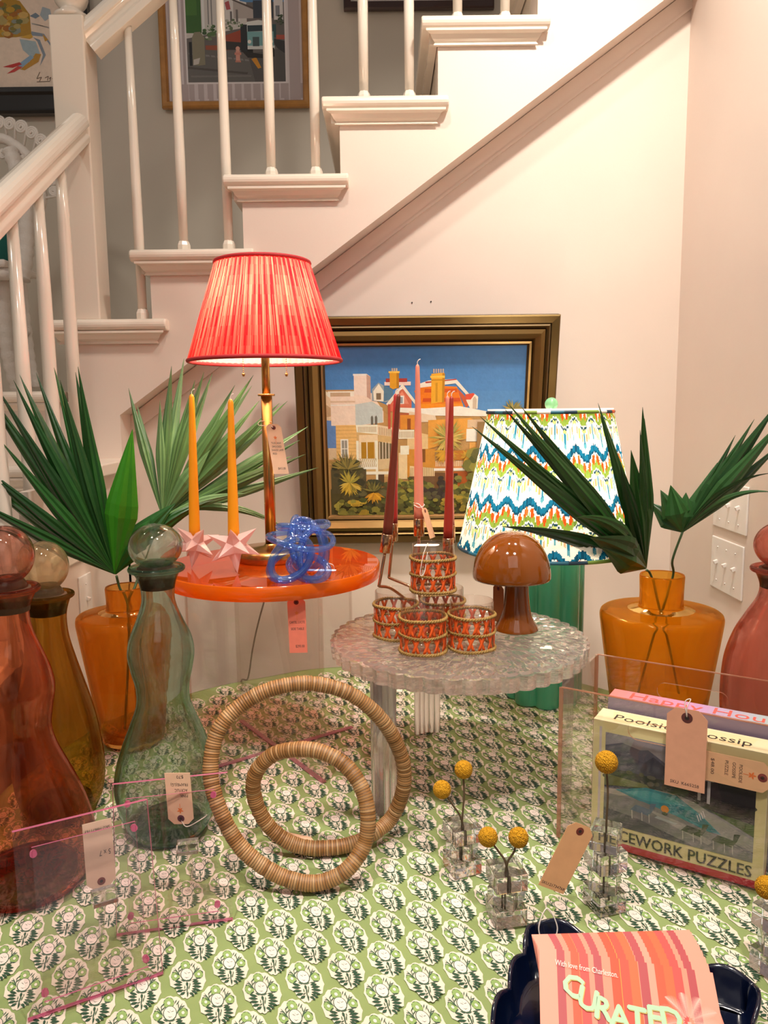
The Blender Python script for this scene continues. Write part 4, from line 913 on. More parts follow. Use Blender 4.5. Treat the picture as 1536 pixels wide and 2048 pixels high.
mb=MB(); mb.tube(spline([(lb.x-.02,lb.y+.07,ZT+.004),(OC.x-.02,OC.y+.20,ZT+.004),(OC.x-.03,OC.y+.235,ZB-.02),ony(518,1240,1.86),ony(505,1300,1.90),ony(496,1356,1.94),(-.40,2.02,-.05),(-.42,2.15,-.5)],8),.0022,8)
mb.build('power_cord',M['cord'],LB)
# ================================================================ clear rippled side table
GC=Vector((.140,1.44,0)); GZ=.285; GB=.258; GR=.243
GT=thing('side_table','clear side table with rippled scalloped top on fluted clear legs, carrying the woven glasses','side table',(GC.x,GC.y,T0))
NS=46
def rimf(a,z=0,k=0): return 1+.030*abs(math.sin(a*NS/2))-.015
mb=MB(); seg=NS*6; rings=26; vs=[];fs=[]
rp=random.Random(21); cells=[(GR*.97*math.sqrt(rp.random()),rp.random()*2*PI) for _ in range(330)]
cp=np.array([(r*math.cos(a),r*math.sin(a)) for r,a in cells])
def ripple(x,y):
    dd=np.sqrt(((cp-np.array((x,y)))**2).sum(1)); dd.sort(); e=dd[1]-dd[0]
    return .0026*min(1,e/.006)
for k in range(rings+1):
    f=(k/rings)**.85
    for i in range(seg):
        a=2*PI*i/seg; r=GR*f*(1+(rimf(a)-1)*f**6); x=r*math.cos(a); y=r*math.sin(a)
        z=GZ-.0016+(ripple(x,y) if k<rings-1 else 0)
        vs.append((GC.x+x,GC.y+y,z))
for k in range(rings):
    for i in range(seg): j=(i+1)%seg; fs.append((k*seg+i,k*seg+j,(k+1)*seg+j,(k+1)*seg+i))
nb=len(vs)
for i in range(seg):
    a=2*PI*i/seg; r=GR*rimf(a)*.992; vs.append((GC.x+r*math.cos(a),GC.y+r*math.sin(a),GB))
for i in range(seg): j=(i+1)%seg; fs.append((rings*seg+i,rings*seg+j,nb+j,nb+i))
fs.append(tuple(range(nb,nb+seg))); fs=[f[::-1] for f in fs]
mb.add(vs,fs,None,False); mb.build('table_top',M['icetop'],GT)
for lx_,ly_ in ((-.035,1.268),(.087,1.655),(.366,1.385)):
    d=(Vector((lx_,ly_,0))-GC); d.normalize(); s=Vector((-d.y,d.x,0)); c=GC+d*.212
    mb=MB()
    for k in range(5):
        o_=c+s*((k-2)*.0115)-d*(abs(k-2)*.004); mb.lathe([(.0068,T0),(.0068,GB-.0005)],(o_.x,o_.y,0),14,caps=True)
    mb.build('leg',M['fluted'],GT)
# ================================================================ tumblers with woven raffia sleeves
TG='raffia-wrapped tumblers stacked on the clear side table'
def tumbler(label,c,rot=0,R=.0395,H=.092):
    t=thing('tumbler',label,'glass',c,TG)
    mb=MB(); mb.lathe([(.002,0),(R*.93,0),(R*.97,.004),(R,.02),(R,H-.001),(R-.0008,H),(R-.0018,H-.001),(R-.002,.016),(R*.8,.010),(.002,.010)],(0,0,0),48); mb.build('glass_cup',M['clear'],t,local=True)
    for zz,thk in ((.006,.0036),(.036,.0028),(.066,.0036)):
        mb=MB()
        for ph in (0,PI):
            P=[]
            for k in range(96):
                a=2*PI*k/96; tw=a*26+ph; rr=R+.0028+.0012*math.cos(tw); P.append((rr*math.cos(a),rr*math.sin(a),zz+.0018*math.sin(tw)+.0008*math.sin(3*a+zz*90)))
            mb.tube(P,thk*.55,6,closed=True)
        mb.build('straw_band',M['straw'],t,local=True)
    mb=MB(); n=13
    for z0,z1 in ((.009,.034),(.038,.064)):
        for k in range(n):
            for sg in (-1,1):
                a0=2*PI*(k+.5*(1 if z0>.02 else 0))/n; a1=a0+sg*2*PI/n*.5; w=.0027; V=[]
                m_=5
                for q in range(m_+1):
                    f=q/m_; a=a0-sg*2*PI/n*.25+(a1-a0)*f; z=z0+(z1-z0)*f; rr=R+.0014+(.0005 if sg>0 else 0)
                    for e in (-1,1): V.append((rr*math.cos(a+e*w/R),rr*math.sin(a+e*w/R),z))
                mb.add(V,[(2*q,2*q+1,2*q+3,2*q+2) for q in range(m_)],None,True)
    mb.build('raffia_lattice',M['raffia'],t,local=True,solid=.0007)
    t.rotation_euler=(0,0,rot); return t
GL=[((846,1304),'raffia-wrapped tumbler front and centre, under the top glass'),((943,1298),'raffia-wrapped tumbler nearest the brown mushroom lamp'),((792,1274),'raffia-wrapped tumbler at the left of the stack, toward the candelabra'),((886,1266),'raffia-wrapped tumbler hidden at the back of the lower layer')]
pos=[]
for k,((px,py),lab) in enumerate(GL):
    p=onz(px,py,GZ+.0005); pos.append(p); tumbler(lab,(p.x,p.y,GZ+.0005),k*.7)
pt=onz(866,1183,GZ+.094); tumbler('raffia-wrapped tumbler on top of the other four with a white tag across its rim',(pt.x,pt.y,GZ+.0935),.3)
ztp=GZ+.0935+.0925
tag('price_tag','white tag lying flat across the rim of the topmost tumbler',Vector((pt.x+.010,pt.y-.020,ztp)),Vector((.25,1,0)),Vector((1,-.05,.0)),.022,.044,(),'#f8ece0',logo=False,hole=False,string=[(pt.x-.010,pt.y-.022,ztp+.001),(pt.x-.012,pt.y-.03,ztp+.004),(pt.x-.020,pt.y-.040,ztp-.015),(pt.x-.026,pt.y-.042,ztp-.05),(pt.x-.018,pt.y-.0435,ztp-.045),(pt.x-.012,pt.y-.035,ztp-.010)])
# ================================================================ candelabra
cb=Vector((.075,1.50,GZ)); CA=thing('candelabra','polished copper-gold five-arm candelabra behind the stacked tumblers','candelabra',cb)
mb=MB(); mb.lathe([(.001,.006),(.052,.006),(.055,.004),(.055,0),(.001,0)],(cb.x,cb.y,GZ+.0005),48); mb.build('base',M['gold'],CA)
cups=[((775,1068),(770,1105),1.440,(758,1172),None),((786,1046),(785,1082),1.56,(778,1155),(835,1182)),((838,1037),(838,1072),1.52,(838,1150),(838,1185)),((896,1076),(896,1112),1.50,(896,1165),(860,1190)),((900,1050),(900,1086),1.58,(900,1150),(862,1185))]
cup=[]
for (tp,bp,yy,el,inn) in cups:
    T_=ony(*tp,yy); B_=ony(*bp,yy); E_=ony(*el,yy); d=(T_-B_).normalized()
    mb=MB(); mb.tube([B_,B_+d*.001,T_-d*.001,T_],[.0095,.0108,.0108,.0104],24); mb.build('candle_cup',M['gold'],CA)
    hub=Vector((cb.x,cb.y,GZ+.03))
    I_=ony(*inn,(yy+cb.y)/2) if inn else E_.lerp(hub,.3)+Z*.01
    mb=MB(); P=[B_,B_.lerp(E_,.9),E_,E_.lerp(I_,.12),I_,hub+(I_-hub)*.25,hub]; mb.tube(spline(P,5),.0030,10); mb.build('arm',M['gold'],CA)
    cup.append((T_,yy))
mb=MB(); mb.lathe([(.006,.0),(.006,.035),(.009,.04),(.001,.045)],(cb.x,cb.y,GZ+.006),20); mb.build('hub',M['gold'],CA)
cd=[((797,794),'#6e2a18','dark maroon taper candle leaning at the left of the candelabra'),((791,793),'#a82826','red taper candle standing just behind the leaning maroon one'),((835,734),'#ea9078','pale pink taper candle, tallest, at the centre of the candelabra'),((903,798),'#a02c1e','dark red taper candle at the right of the candelabra'),((895,797),'#e08a78','salmon taper candle almost hidden behind the dark red one')]
for (T_,yy),(tp,c_,lab) in zip(cup,cd):
    top_=ony(*tp,yy); taper('taper_candle',lab,T_-(top_-T_).normalized()*.002,top_,.0095 if c_!='#ea9078' else .0102,.0040,c_)
# tag of the pink candle
q=cup[2][0]; pq=ony(848,1016,1.50)
tag('price_tag','narrow kraft tag tied with string to the pale pink taper candle',pq,Vector((.45,.9,0)),Vector((-.28,0,1)),.026,.062,(),'#eab58c',logo=False,string=[Vector((q.x-.0105,1.515,q.z+.028)),Vector((q.x,1.505,q.z+.024)),Vector((q.x+.0105,1.512,q.z+.028)),Vector((q.x+.004,1.535,q.z+.03)),Vector((q.x-.0105,1.522,q.z+.031)),Vector((q.x,1.506,q.z+.030)),pq-Z*.006])
# ================================================================ mushroom lamp
ML_b=onz(1032,1258,GZ); ML=thing('mushroom_lamp','glossy caramel-brown mushroom lamp on the clear side table','lamp',(ML_b.x,ML_b.y,GZ))
_,q=prof_px(1032,1258,[(1258,44),(1252,42),(1236,33),(1215,27.5),(1185,24.5),(1166,24)],GZ)
mb=MB(); pr=smooth_prof(q,5); mb.lathe([(.001,.0006),(pr[0][0]*.97,.0006)]+[(r,z+.001) for r,z in pr]+[(.001,pr[-1][1])],(ML_b.x,ML_b.y,GZ),64); mb.build('stem',M['brown'],ML)
_,q=prof_px(1026,1258,[(1150,78),(1062,5),(1066,20)],GZ); R_=q[0][0]; zr=q[0][1]-.003; hz_=q[1][1]-zr; cx_=ony(1023,1150,ML_b.y).x
mb=MB(); N=20; out=[(R_*math.cos(PI/2*k/N)**.92 if k<N else .0005,zr+hz_*math.sin(PI/2*k/N)) for k in range(N+1)]
out[0]=(R_,zr); mb.lathe([(R_-.004,zr-.0005),(R_-.001,zr-.003)]+out,(cx_,ML_b.y,GZ),72)
mb.lathe([(R_-.004,zr-.0005)]+[((R_-.004)*math.cos(PI/2*k/N) if k<N else .0005,zr+(hz_-.004)*math.sin(PI/2*k/N)) for k in range(N+1)],(cx_,ML_b.y,GZ),72); mb.build('dome_shade',M['brown'],ML)
q=ony(997,1170,ML_b.y+.005)
tag('price_tag','brown paper tag hanging behind the stem of the mushroom lamp',q,Vector((.55,-.8,0)),Vector((0,.0,1)),.030,.075,(),'#a8683c',logo=False,string=[q-Z*.006,q+Z*.012])
# ================================================================ patterned lamp
gb=onz(1087,1398,0); GY=1.85; gx=ony(1087,1400,GY).x
IL=thing('table_lamp','patterned pleated-shade lamp with green lobed ceramic base, behind the clear side table','lamp',(gx,GY,T0))
dl=depth((gx,GY,.2)); rb=76*dl/F; ztop=ony(1100,1098,GY).z
def lob(a,z,k): return .80+.20*abs(math.cos(a*4+.35))**.75
mb=MB(); mb.lathe([(.001,.0),(rb*.98,.0),(rb,.004),(rb,ztop*.5),(rb,ztop-.012),(rb*.97,ztop-.003),(rb*.90,ztop),(.012,ztop+.002)],(gx,GY,T0),160,rf=lob); mb.build('ceramic_base',M['celadon'],IL)
z0=ony(1090,1092,GY).z; z1=ony(1107,824,GY).z; r0=ony(1268,1060,GY).x-ony(915,1060,GY).x; r1=ony(1230,824,GY).x-ony(984,824,GY).x; r0/=2; r1/=2; sx=ony(1097,950,GY).x
mb=MB(); mb.lathe([(.008,0),(.008,z0+.09-ztop)],(gx,GY,ztop),20,caps=True); mb.build('socket_stem',M['brass'],IL)
ri=random.Random(9); jit=[ri.random() for _ in range(4000)]
def ikat(u,v,i):
    # printed ikat: wavy blue bands with orange tulips on green, repeated up the cloth
    NM=22; w=u*NM; fr=w%1; x=fr-.5; j=jit[i%4000]*.012
    s=(1-v)*2.85+.28+.0; cell=int(w)
    ph=.10*math.cos(2*PI*w*1.0)+j+.015*math.sin(i*1.7)
    t=(s+ph)%1; lum=jit[(i*3+cell)%4000]
    WHT='#fffaf0'; 
    hx=abs(((w*2)%1)-.5)*2     # 1 at the edges of half-motifs
    if t<.165: return L('#1a6c92' if t<.12 and lum>.25 else '#174a66')
    if t<.18: return L(WHT)
    if t<.37:
        k=(t-.18)/.19; ww=.62*math.sin(PI*min(1,k*.85+.12))
        if abs(hx-.5)<ww*.5: return L('#e8501e' if lum>.3 else '#f07038')
        return L('#7c9a3e') if k>.55 and lum>.2 else L(WHT)
    if t<.46:
        return L('#84a044') if lum>.22 else L('#66843a')
    if t<.495: return L(WHT)
    if t<.535: return L('#23485c') if hx>.22 else L(WHT)
    if t<.60: return L('#b8c878') if hx>.6 else L(WHT)
    if t<.80:
        k=(t-.60)/.20
        if abs(hx-.5)<.17 and .15<k<.85: return L('#f7b48c') if lum>.4 else L('#f28a58')
        if hx>.84: return L('#2a7c9c') if lum>.3 else L(WHT)
        if hx<.12: return L('#a8c468')
        return L(WHT)
    if t<.9: 
        return L('#5aa0b4') if (hx>.72 and lum>.3) else L(WHT)
    return L(WHT)
ISH=shade(IL,sx,GY,z0,z1,r0,r1,76,ikat,M["ikat"],.010,608,120)
for r,z in ((r0,z0),(r1,z1)):
    mb=MB(); n=96; P=[(sx+r*math.cos(a),GY+r*math.sin(a),z) for a in [2*PI*k/n for k in range(n)]]; cl=['#1c3c50','#2a6c84','#f0622c','#7c9a3e','#1c3c50','#f4f0e8','#1c3c50']
    mb.tube(P,.0042,8,closed=True,col=lambda i:L(cl[int(jit[i//3*7]*7)%7])); mb.build('shade_trim',M['art'],ISH)
mb=MB(); mb.lathe([(r1-.004,.006),(r1,.008),(r1,.0)],(sx,GY,z1),96); mb.build('lining_rim',M['linen'],IL)
mb=MB(); fz=ony(1101,822,GY).z; zf=ony(1101,808,GY).z; mb.lathe([(.004,0),(.009,.002),(.006,.006),(.006,.010)],(sx+.004,GY,fz-.004),20,caps=True); mb.sphere((sx+.004,GY,zf),.0155,28,18); mb.build('finial',M['seafoam'],IL)
mb=MB()
for k in range(3):
    a=2*PI*k/3+.9; mb.tube([(sx,GY,z1-.004),(sx+r1*math.cos(a),GY+r1*math.sin(a),z1)],.0015,6)
mb.tube([(sx,GY,z1-.004),(sx,GY,fz)],.003,8); mb.build('shade_spider',M['brass'],IL)
point('lamp_light',(sx,GY,z0+.16),E_IKAT,(1,.86,.70),.035)
mb=MB(); mb.lathe([(.001,.05),(.015,.042),(.022,.025),(.022,.012),(.014,-.01),(.010,-.03),(.001,-.03)],(gx+.004,GY,z0+.07),24); mb.build('bulb',bm_,IL)
# ================================================================ rattan ring sculpture
RP_=[(605,1765,1.072),(545,1744,1.076),(480,1692,1.085),(436,1610,1.10),(421,1535,1.12),(440,1455,1.14),(500,1398,1.16),(570,1371,1.17),(640,1369,1.18),(710,1393,1.185),(770,1448,1.19),(805,1520,1.20),(806,1580,1.205),(783,1635,1.21),(745,1668,1.19),(695,1690,1.172),(635,1697,1.166),(578,1684,1.168),(532,1645,1.172),(508,1590,1.172),(512,1545,1.165),(545,1510,1.16),(590,1499,1.152),(640,1503,1.145),(690,1530,1.135),(724,1578,1.12),(736,1635,1.105),(728,1690,1.095),(695,1738,1.078),(652,1762,1.073)]
P=spline([ony(*p) for p in RP_],64,closed=True); r0_=.0122
zm=min(p.z for p in P[:40]); zmin=T0+r0_*1.02
P=[Vector((p.x,p.y,max(p.z,zmin))) for p in P]
# resample evenly
ln=[0]
for a,b in zip(P,P[1:]+P[:1]): ln.append(ln[-1]+(b-a).length)
tot=ln[-1]; pitch=.0040; NW=int(tot/pitch); per=3; N=NW*per; PP=[]; k=0
for i in range(N):
    s=tot*i/N
    while ln[k+1]<s: k+=1
    f=(s-ln[k])/max(1e-9,ln[k+1]-ln[k]); PP.append(P[k].lerp(P[(k+1)%len(P)],f))
rw=random.Random(8); shades_=[rw.choice(['#c9935c','#d3a06a','#b98248','#dcae7a','#c08a54','#a8743e','#cf9c66']) for _ in range(NW)]; jr=[rw.uniform(.96,1.05) for _ in range(NW)]
RR=[r0_*jr[i//per]*(.945 if i%per==0 else 1.0) for i in range(N)]
mb=MB(); mb.tube(PP,RR,16,closed=True,col=lambda i:tuple(c*(.30 if i%per==0 else .70) for c in L(shades_[i//per])))
ro=PP[0]; o=mb.build('ring_sculpture',M['rattan'],None,origin=(ro.x,ro.y,T0))
info(o,'large rattan-wrapped double ring sculpture standing in the middle of the cloth','sculpture')
q=onz(612,1690,T0)
tag('price_tag','kraft tag lying on the cloth behind the rattan ring sculpture',onz(623,1687,.004),Vector((.25,.9,0)),Vector((.93,-.36,0)),.034,.068,[('RATTAN',.006,0,.75,.6)],string=[onz(612,1684,.006),Vector((q.x+.008,q.y-.014,.014)),Vector((q.x+.004,q.y-.034,.004)),Vector((q.x+.014,q.y-.040,.004))])
# ================================================================ pink acrylic photo frames
def quad_panel(mb,P,t,un,ins=0,col=None):
    c=sum(P,Vector())/4; Q_=[p+(c-p)*ins for p in P]; A=[q for q in Q_]; B=[q-un*t for q in Q_]
    mb.add(A+B,[(0,1,2,3),(7,6,5,4)],col); return A,B
def ac_frame(label,BL,BR,w,h,lean,ang=None):
    """stands on BL-BR; leans away from the camera"""
    ux=(BR-BL).normalized(); back=Vector((-ux.y,ux.x,0)); uz=(Z*math.cos(lean)+back*math.sin(lean)); un=ux.cross(uz)
    t=thing('acrylic_picture_frame',label,'picture frame',BL)
    for (x0,x1,z0,z1,off,th) in ((0,w,0,h,0,.008),(w*.12,w*.88,h*.09,h*.91,.011,.003)):
        C=[BL+ux*a+uz*b+un*off for a,b in ((x0,z0),(x1,z0),(x1,z1),(x0,z1))]
        mb=MB(); B=[p-un*th for p in C]; mb.add(C+B,[(0,1,2,3),(7,6,5,4)]); mb.build('sheet' if off==0 else 'inner_sheet',M['pinkac'],t)
        mb=MB(); mb.add(C+B,[(i,4+i,4+(i+1)%4,(i+1)%4) for i in range(4)]); mb.build('pink_edge',M['pinkedge'],t)
    for a in (.13,.87):
        for b in (.13,.87):
            mb=MB(); c=BL+ux*w*a+uz*h*b+un*.003; n=14
            mb.add([c+ux*math.cos(2*PI*k/n)*.0042+uz*math.sin(2*PI*k/n)*.0042 for k in range(n)]+[c+un*.006+ux*math.cos(2*PI*k/n)*.0042+uz*math.sin(2*PI*k/n)*.0042 for k in range(n)],[tuple(range(n)),tuple(range(n,2*n))]+[(k,(k+1)%n,n+(k+1)%n,n+k) for k in range(n)]); mb.build('magnet',M['pinkedge'],t)
    # block and peg that prop the frame from behind
    c=BL+ux*w*.62+uz*h*.50-un*.018
    mb=MB(); mb.obox(c,ux*.015,uz*.008,un*.012); mb.build('block',M['crystal'],t,bevel=.001)
    f=BL+ux*w*.62+back*(math.sin(lean)*h*.5+.085); f.z=T0+.004
    mb=MB(); mb.tube([c-un*.012,f],.004,12); mb.build('prop_peg',M['clear'],t)
    return t,ux,uz,un,c
a=onz(56,2046); b=onz(327,1951); a.z=b.z=T0
f1,ux,uz,un,c=ac_frame('larger pink-edged clear acrylic picture frame at the near left corner of the cloth',a,b,(b-a).length,.222,.20)
p=c+uz*.004-un*.026-ux*.006
tag('price_tag','cream tag upside down behind the larger pink acrylic frame, marked 5x7',c-un*.020+uz*.004,-ux,-uz*.98-un*.1,.036,.088,[('SKU H8671163',.0058,0,.90,.85),('5 x 7',.010,-.2,.55,.4)],'#efd2b8',logo=False)
a=onz(233,1875); b=onz(466,1842); a.z=b.z=T0
f2,ux,uz,un,c=ac_frame('smaller pink-edged clear acrylic picture frame in front of the sea-green carafe',a,b,(b-a).length,.205,.20)
tg=ony(363,1648,c.y-.01)
tag('price_tag','kraft tag hanging upside down in front of the sea-green carafe base',tg,-X,Vector((.04,-.02,-1)),.036,.076,[('PINK',.0062,-.2,.58,.32),('ACRYLIC',.0062,-.1,.69,.5),('FRAME(LG)',.0062,-.05,.80,.68),('$70',.0066,-.1,.95,.28)],'#f0c4a6',ring='#5c2c3c',string=[tg+Z*.006,tg+Vector((.008,.0,-.004)),tg+Vector((.030,.01,.004)),tg+Vector((.034,.01,.008))])
# ================================================================ crystal bud vases with billy buttons
CG='stacked crystal bud vases'
def crystal(label,px,py,levels,rot,w=.046,hh=.024):
    B=onz(px,py,0); t=thing('bud_vase',label,'vase',(B.x,B.y,T0),CG); mb=MB(); z=T0
    for k in range(levels):
        a=rot+(PI/4 if k%2 else 0)*1.0; s=w/2*(1 if k%2==0 else .88); h=hh*(1.0)
        ux_=Vector((math.cos(a),math.sin(a),0)); uy=Vector((-math.sin(a),math.cos(a),0))
        mb.obox((B.x,B.y,z+h/2),ux_*s,uy*s,Z*(h/2-.0002)); z+=h
    mb.build('crystal_blocks',M['crystal'],t,bevel=.0012)
    m2=MB(); m2.lathe([(.0065,z-.0),(.0065,T0+.014),(.001,T0+.014)],(B.x,B.y,0),20); m2.build('bore',M['clear'],t)
    return B,z
def billy(label,B,z,px,py,yd,rp,bot,group='yellow billy button flowers'):
    c=ony(px,py,yd); r=rp*depth(c)/F; t=thing('billy_button_flower',label,'flower',(B.x,B.y,bot),group)
    q=Vector((B.x,B.y,z)); d=(c-q).normalized()
    mb=MB(); mb.tube(spline([Vector((B.x-d.x*.006,B.y,bot)),q,q.lerp(c,.5)+X*.002,c-d*r*.8],5),.0016,8); mb.build('stem',M['drystem'],t)
    mb=MB(); N=420; ga=PI*(3-5**.5)
    mb.sphere(c,r*.93,24,16)
    for k in range(N):
        zz=1-2*(k+.5)/N; rr=math.sqrt(1-zz*zz); v=Vector((math.cos(ga*k)*rr,math.sin(ga*k)*rr,zz)); u=v.orthogonal().normalized(); w_=v.cross(u); s=r*.082
        b=c+v*r*.92; mb.add([b+v*r*.09]+[b+u*math.cos(PI/3*m)*s+w_*math.sin(PI/3*m)*s for m in range(6)],[(0,m+1,(m+1)%6+1) for m in range(6)],None,True)
    mb.build('flower_head',M['billy'],t)
B,z=crystal('short crystal bud vase nearest the rattan ring, holding two yellow flowers',924,1740,3,.35,.046,.026)
billy('yellow billy button, upright taller one in the bud vase by the rattan ring',B,z,927,1539,B.y+.01,18.5,T0+.016)
billy('yellow billy button leaning left in the bud vase by the rattan ring',B,z,884,1579,B.y-.005,18.5,T0+.016)
B,z=crystal('short crystal bud vase in front, beside the navy tray, with two yellow flowers',1012,1838,3,.2,.046,.026)
billy('yellow billy button leaning left in the bud vase beside the navy tray',B,z,976,1674,B.y,20,T0+.016)
billy('yellow billy button leaning right in the bud vase beside the navy tray',B,z,1037,1675,B.y,20.5,T0+.016)
B,z=crystal('tall four-block crystal bud vase in front of the puzzle box with one yellow flower',1208,1815,4,.30,.044,.031)
billy('single yellow billy button in the tall crystal vase before the puzzle box',B,z,1213,1524,B.y,23,T0+.016)
VC=B
B,z=crystal('crystal bud vase cut off by the right edge of the picture',1552,1945,3,.5,.046,.030)
billy('yellow billy button at the right edge, over the puzzle box corner',B,z,1534,1775,B.y,23,T0+.016)
# kraft tag leaning on the tall crystal vase
o=ony(1166,1650,VC.y-.028)
tag('price_tag','plain kraft tag leaning against the tall crystal vase, SKU number at its foot',o,Vector((.86,.1,-.42)),Vector((.47,.18,.84)),.040,.098,[('SKU:21734768',.0055,0,.955,.9)],'#d9a476',logo=False,ring='#6c2c22')
# ================================================================ clear acrylic bin
FL=Vector((.287,1.212,0)); e1=Vector((.848,-.530,0)); e2=Vector((.530,.848,0)); BLN=.372; BDP=.198; BH=.262; th=.004
BN=thing('acrylic_bin','clear acrylic bin with handle slots holding the puzzle boxes','bin',(FL.x,FL.y,T0))
def slot_panel(o,ux_,w,h,th,sc_,sw,sh,name):
    """panel with a stadium-shaped hole centred at sc_"""
    n=20; un_=ux_.cross(Z); hole=[]
    for k in range(n):
        a=PI/2+PI*k/(n-1); hole.append((sc_[0]-(sw/2-sh/2)+math.cos(a)*sh/2,sc_[1]+math.sin(a)*sh/2))
    for k in range(n):
        a=-PI/2+PI*k/(n-1); hole.append((sc_[0]+(sw/2-sh/2)+math.cos(a)*sh/2,sc_[1]+math.sin(a)*sh/2))
    m_=len(hole); outer_=[]
    for hx_,hy_ in hole:
        dx,dy=hx_-sc_[0],hy_-sc_[1]; ks=[]
        if dx>1e-6: ks.append((w-sc_[0])/dx)
        if dx<-1e-6: ks.append(-sc_[0]/dx)
        if dy>1e-6: ks.append((h-sc_[1])/dy)
        if dy<-1e-6: ks.append(-sc_[1]/dy)
        q=min(ks); outer_.append((sc_[0]+dx*q,sc_[1]+dy*q))
    # force the four corners
    for cxy in ((0,0),(w,0),(w,h),(0,h)):
        j=min(range(m_),key=lambda i:(outer_[i][0]-cxy[0])**2+(outer_[i][1]-cxy[1])**2); outer_[j]=cxy
    A=[o+ux_*p[0]+Z*p[1] for p in hole]; B_=[o+ux_*p[0]+Z*p[1] for p in outer_]
    mb=MB(); 
    for off in (0,-th):
        mb.add([a+un_*off for a in A]+[b+un_*off for b in B_],[(i,(i+1)%m_,m_+(i+1)%m_,m_+i) for i in range(m_)])
    pn=mb.build(name,M['acrylic'],BN)
    mb=MB(); mb.add(A+[a-un_*th for a in A],[(i,(i+1)%m_,m_+(i+1)%m_,m_+i) for i in range(m_)]); mb.build('slot_edge',M['acredge'],pn)
    mb=MB(); p=o+Z*h; mb.obox(p+ux_*w/2-un_*th/2,ux_*w/2,un_*th/2,Z*.0008); mb.build('top_edge',M['acredge'],pn)
o=FL+Z*T0; slot_panel(o,e1,BLN,BH,th,(.168,BH-.048),.118,.030,'front_panel')
slot_panel(FL+e2*BDP+Z*T0,e1,BLN,BH,th,(.168,BH-.048),.118,.030,'back_panel')
for k in (0,1):
    c=FL+e1*(BLN*k)+e2*BDP/2+Z*(T0+BH/2); mb=MB(); mb.obox(c,e1*th/2,e2*(BDP/2-.002),Z*BH/2); mb.build('end_panel',M['acrylic'],BN)
    for s in (-1,1):
        mb=MB(); mb.obox(c+e2*s*(BDP/2-.001),e1*.0032,e2*.0014,Z*BH/2); mb.build('corner_edge',M['acredge'],BN)
mb=MB(); mb.obox(FL+e1*BLN/2+e2*BDP/2+Z*(T0+.0015),e1*(BLN/2-.003),e2*(BDP/2-.003),Z*.0012); mb.build('bottom_panel',M['acrylic'],BN)
# ================================================================ puzzle boxes
def pbox(name,label,o,w,h,d,front,topc,side,botc,lean=0):
    t=thing(name,label,'box',o); un_=-e2
    mb=MB(); mb.obox(o+e1*w/2+e2*d/2+Z*(h*.5+.006),e1*w/2,e2*d/2,Z*(h*.5-.006),L(side)); 
    mb.obox(o+e1*w/2+e2*d/2+Z*.006,e1*(w/2+.0),e2*(d/2+.0),Z*.006,L(botc)); mb.build('box_body',M['art'],t)
    return t
o=FL+e1*.052+e2*.010+Z*(T0+.003); BW_=.257; BHH=.213; BD=.052
PB=pbox('puzzle_box','cream jigsaw puzzle box with a poolside picture, front box in the acrylic bin',o,BW_,BHH,BD,None,None,'#e7ddb8','#c0203a')
art=MB(); lay=[0]; un=-e2
art.poly2([(.001,.012),(BW_-.001,.012),(BW_-.001,BHH-.001),(.001,BHH-.001)],o,e1,Z,L('#e3d6a0'),.0002,un)
# picture drawn in a 0..1 frame
ix,iy,iw,ih=.020,.040,.222,.155
def Q(pts,col): lay[0]+=1; art.poly2([(ix+x*iw,iy+y*ih) for x,y in pts],o,e1,Z,L(col),.0003+.000006*lay[0],un)
def QR(x0,y0,x1,y1,col): Q([(x0,y0),(x1,y0),(x1,y1),(x0,y1)],col)
rnd=random.Random(4)
art.poly2([(.010,.036),(.014,.036),(.014,BHH-.010),(.010,BHH-.010)],o,e1,Z,L('#cfc3c8'),.00025,un)
QR(0,0,1,1,'#8f8c98'); Q([(0,.86),(.12,.92),(.25,.88),(.30,.90),(.42,.80),(.55,.84),(.75,.78),(1,.72),(1,.5),(0,.5)],'#55566a'); Q([(0,.80),(.2,.78),(.4,.72),(.6,.66),(1,.6),(1,.4),(0,.4)],'#44465c'); Q([(.28,.76),(.34,.84),(.42,.76),(.5,.72),(.4,.62),(.24,.64)],'#3c3d50')
QR(0,.44,1,.62,'#2e3430'); blob0=[]
for k in range(70): x=rnd.random(); y=.5+rnd.random()*.13; Q(circle(x,y,.018+.02*rnd.random(),.016+.012*rnd.random(),7),rnd.choice(['#2c3a2c','#39432f','#4c4c38','#243028','#5c5c50']))
Q([(0,.42),(.32,.50),(.3,.53),(0,.55)],'#6a7044'); Q([(0,.38),(.36,.50),(.5,.50),(.33,.42),(.0,.30)],'#a8a29c')
QR(.58,.44,1,.80,'#2e2430'); Q([(.55,.70),(.74,.72),(.74,.75),(.55,.74)],'#b8b4c0'); QR(.64,.50,.66,.72,'#c9c4cc'); QR(.70,.48,.72,.72,'#c9c4cc'); Q([(.75,.80),(1,.78),(1,.5),(.8,.5)],'#1e1c28')
Q([(.5,.50),(.62,.47),(1,.22),(1,.10),(.8,.18)],'#9a9898'); Q([(.72,.42),(1,.38),(1,.26)],'#4a5c38'); Q([(.62,.50),(1,.44),(1,.38),(.7,.43)],'#3a3038')
Q([(.08,.40),(.30,.50),(.50,.49),(.66,.36),(.80,.20),(.72,.20),(.50,.28),(.28,.33)],'#2c8494'); Q([(.14,.40),(.30,.47),(.48,.46),(.55,.40),(.30,.36)],'#3a9aa6'); Q([(.5,.38),(.66,.34),(.78,.21),(.74,.21),(.52,.31)],'#256f80')
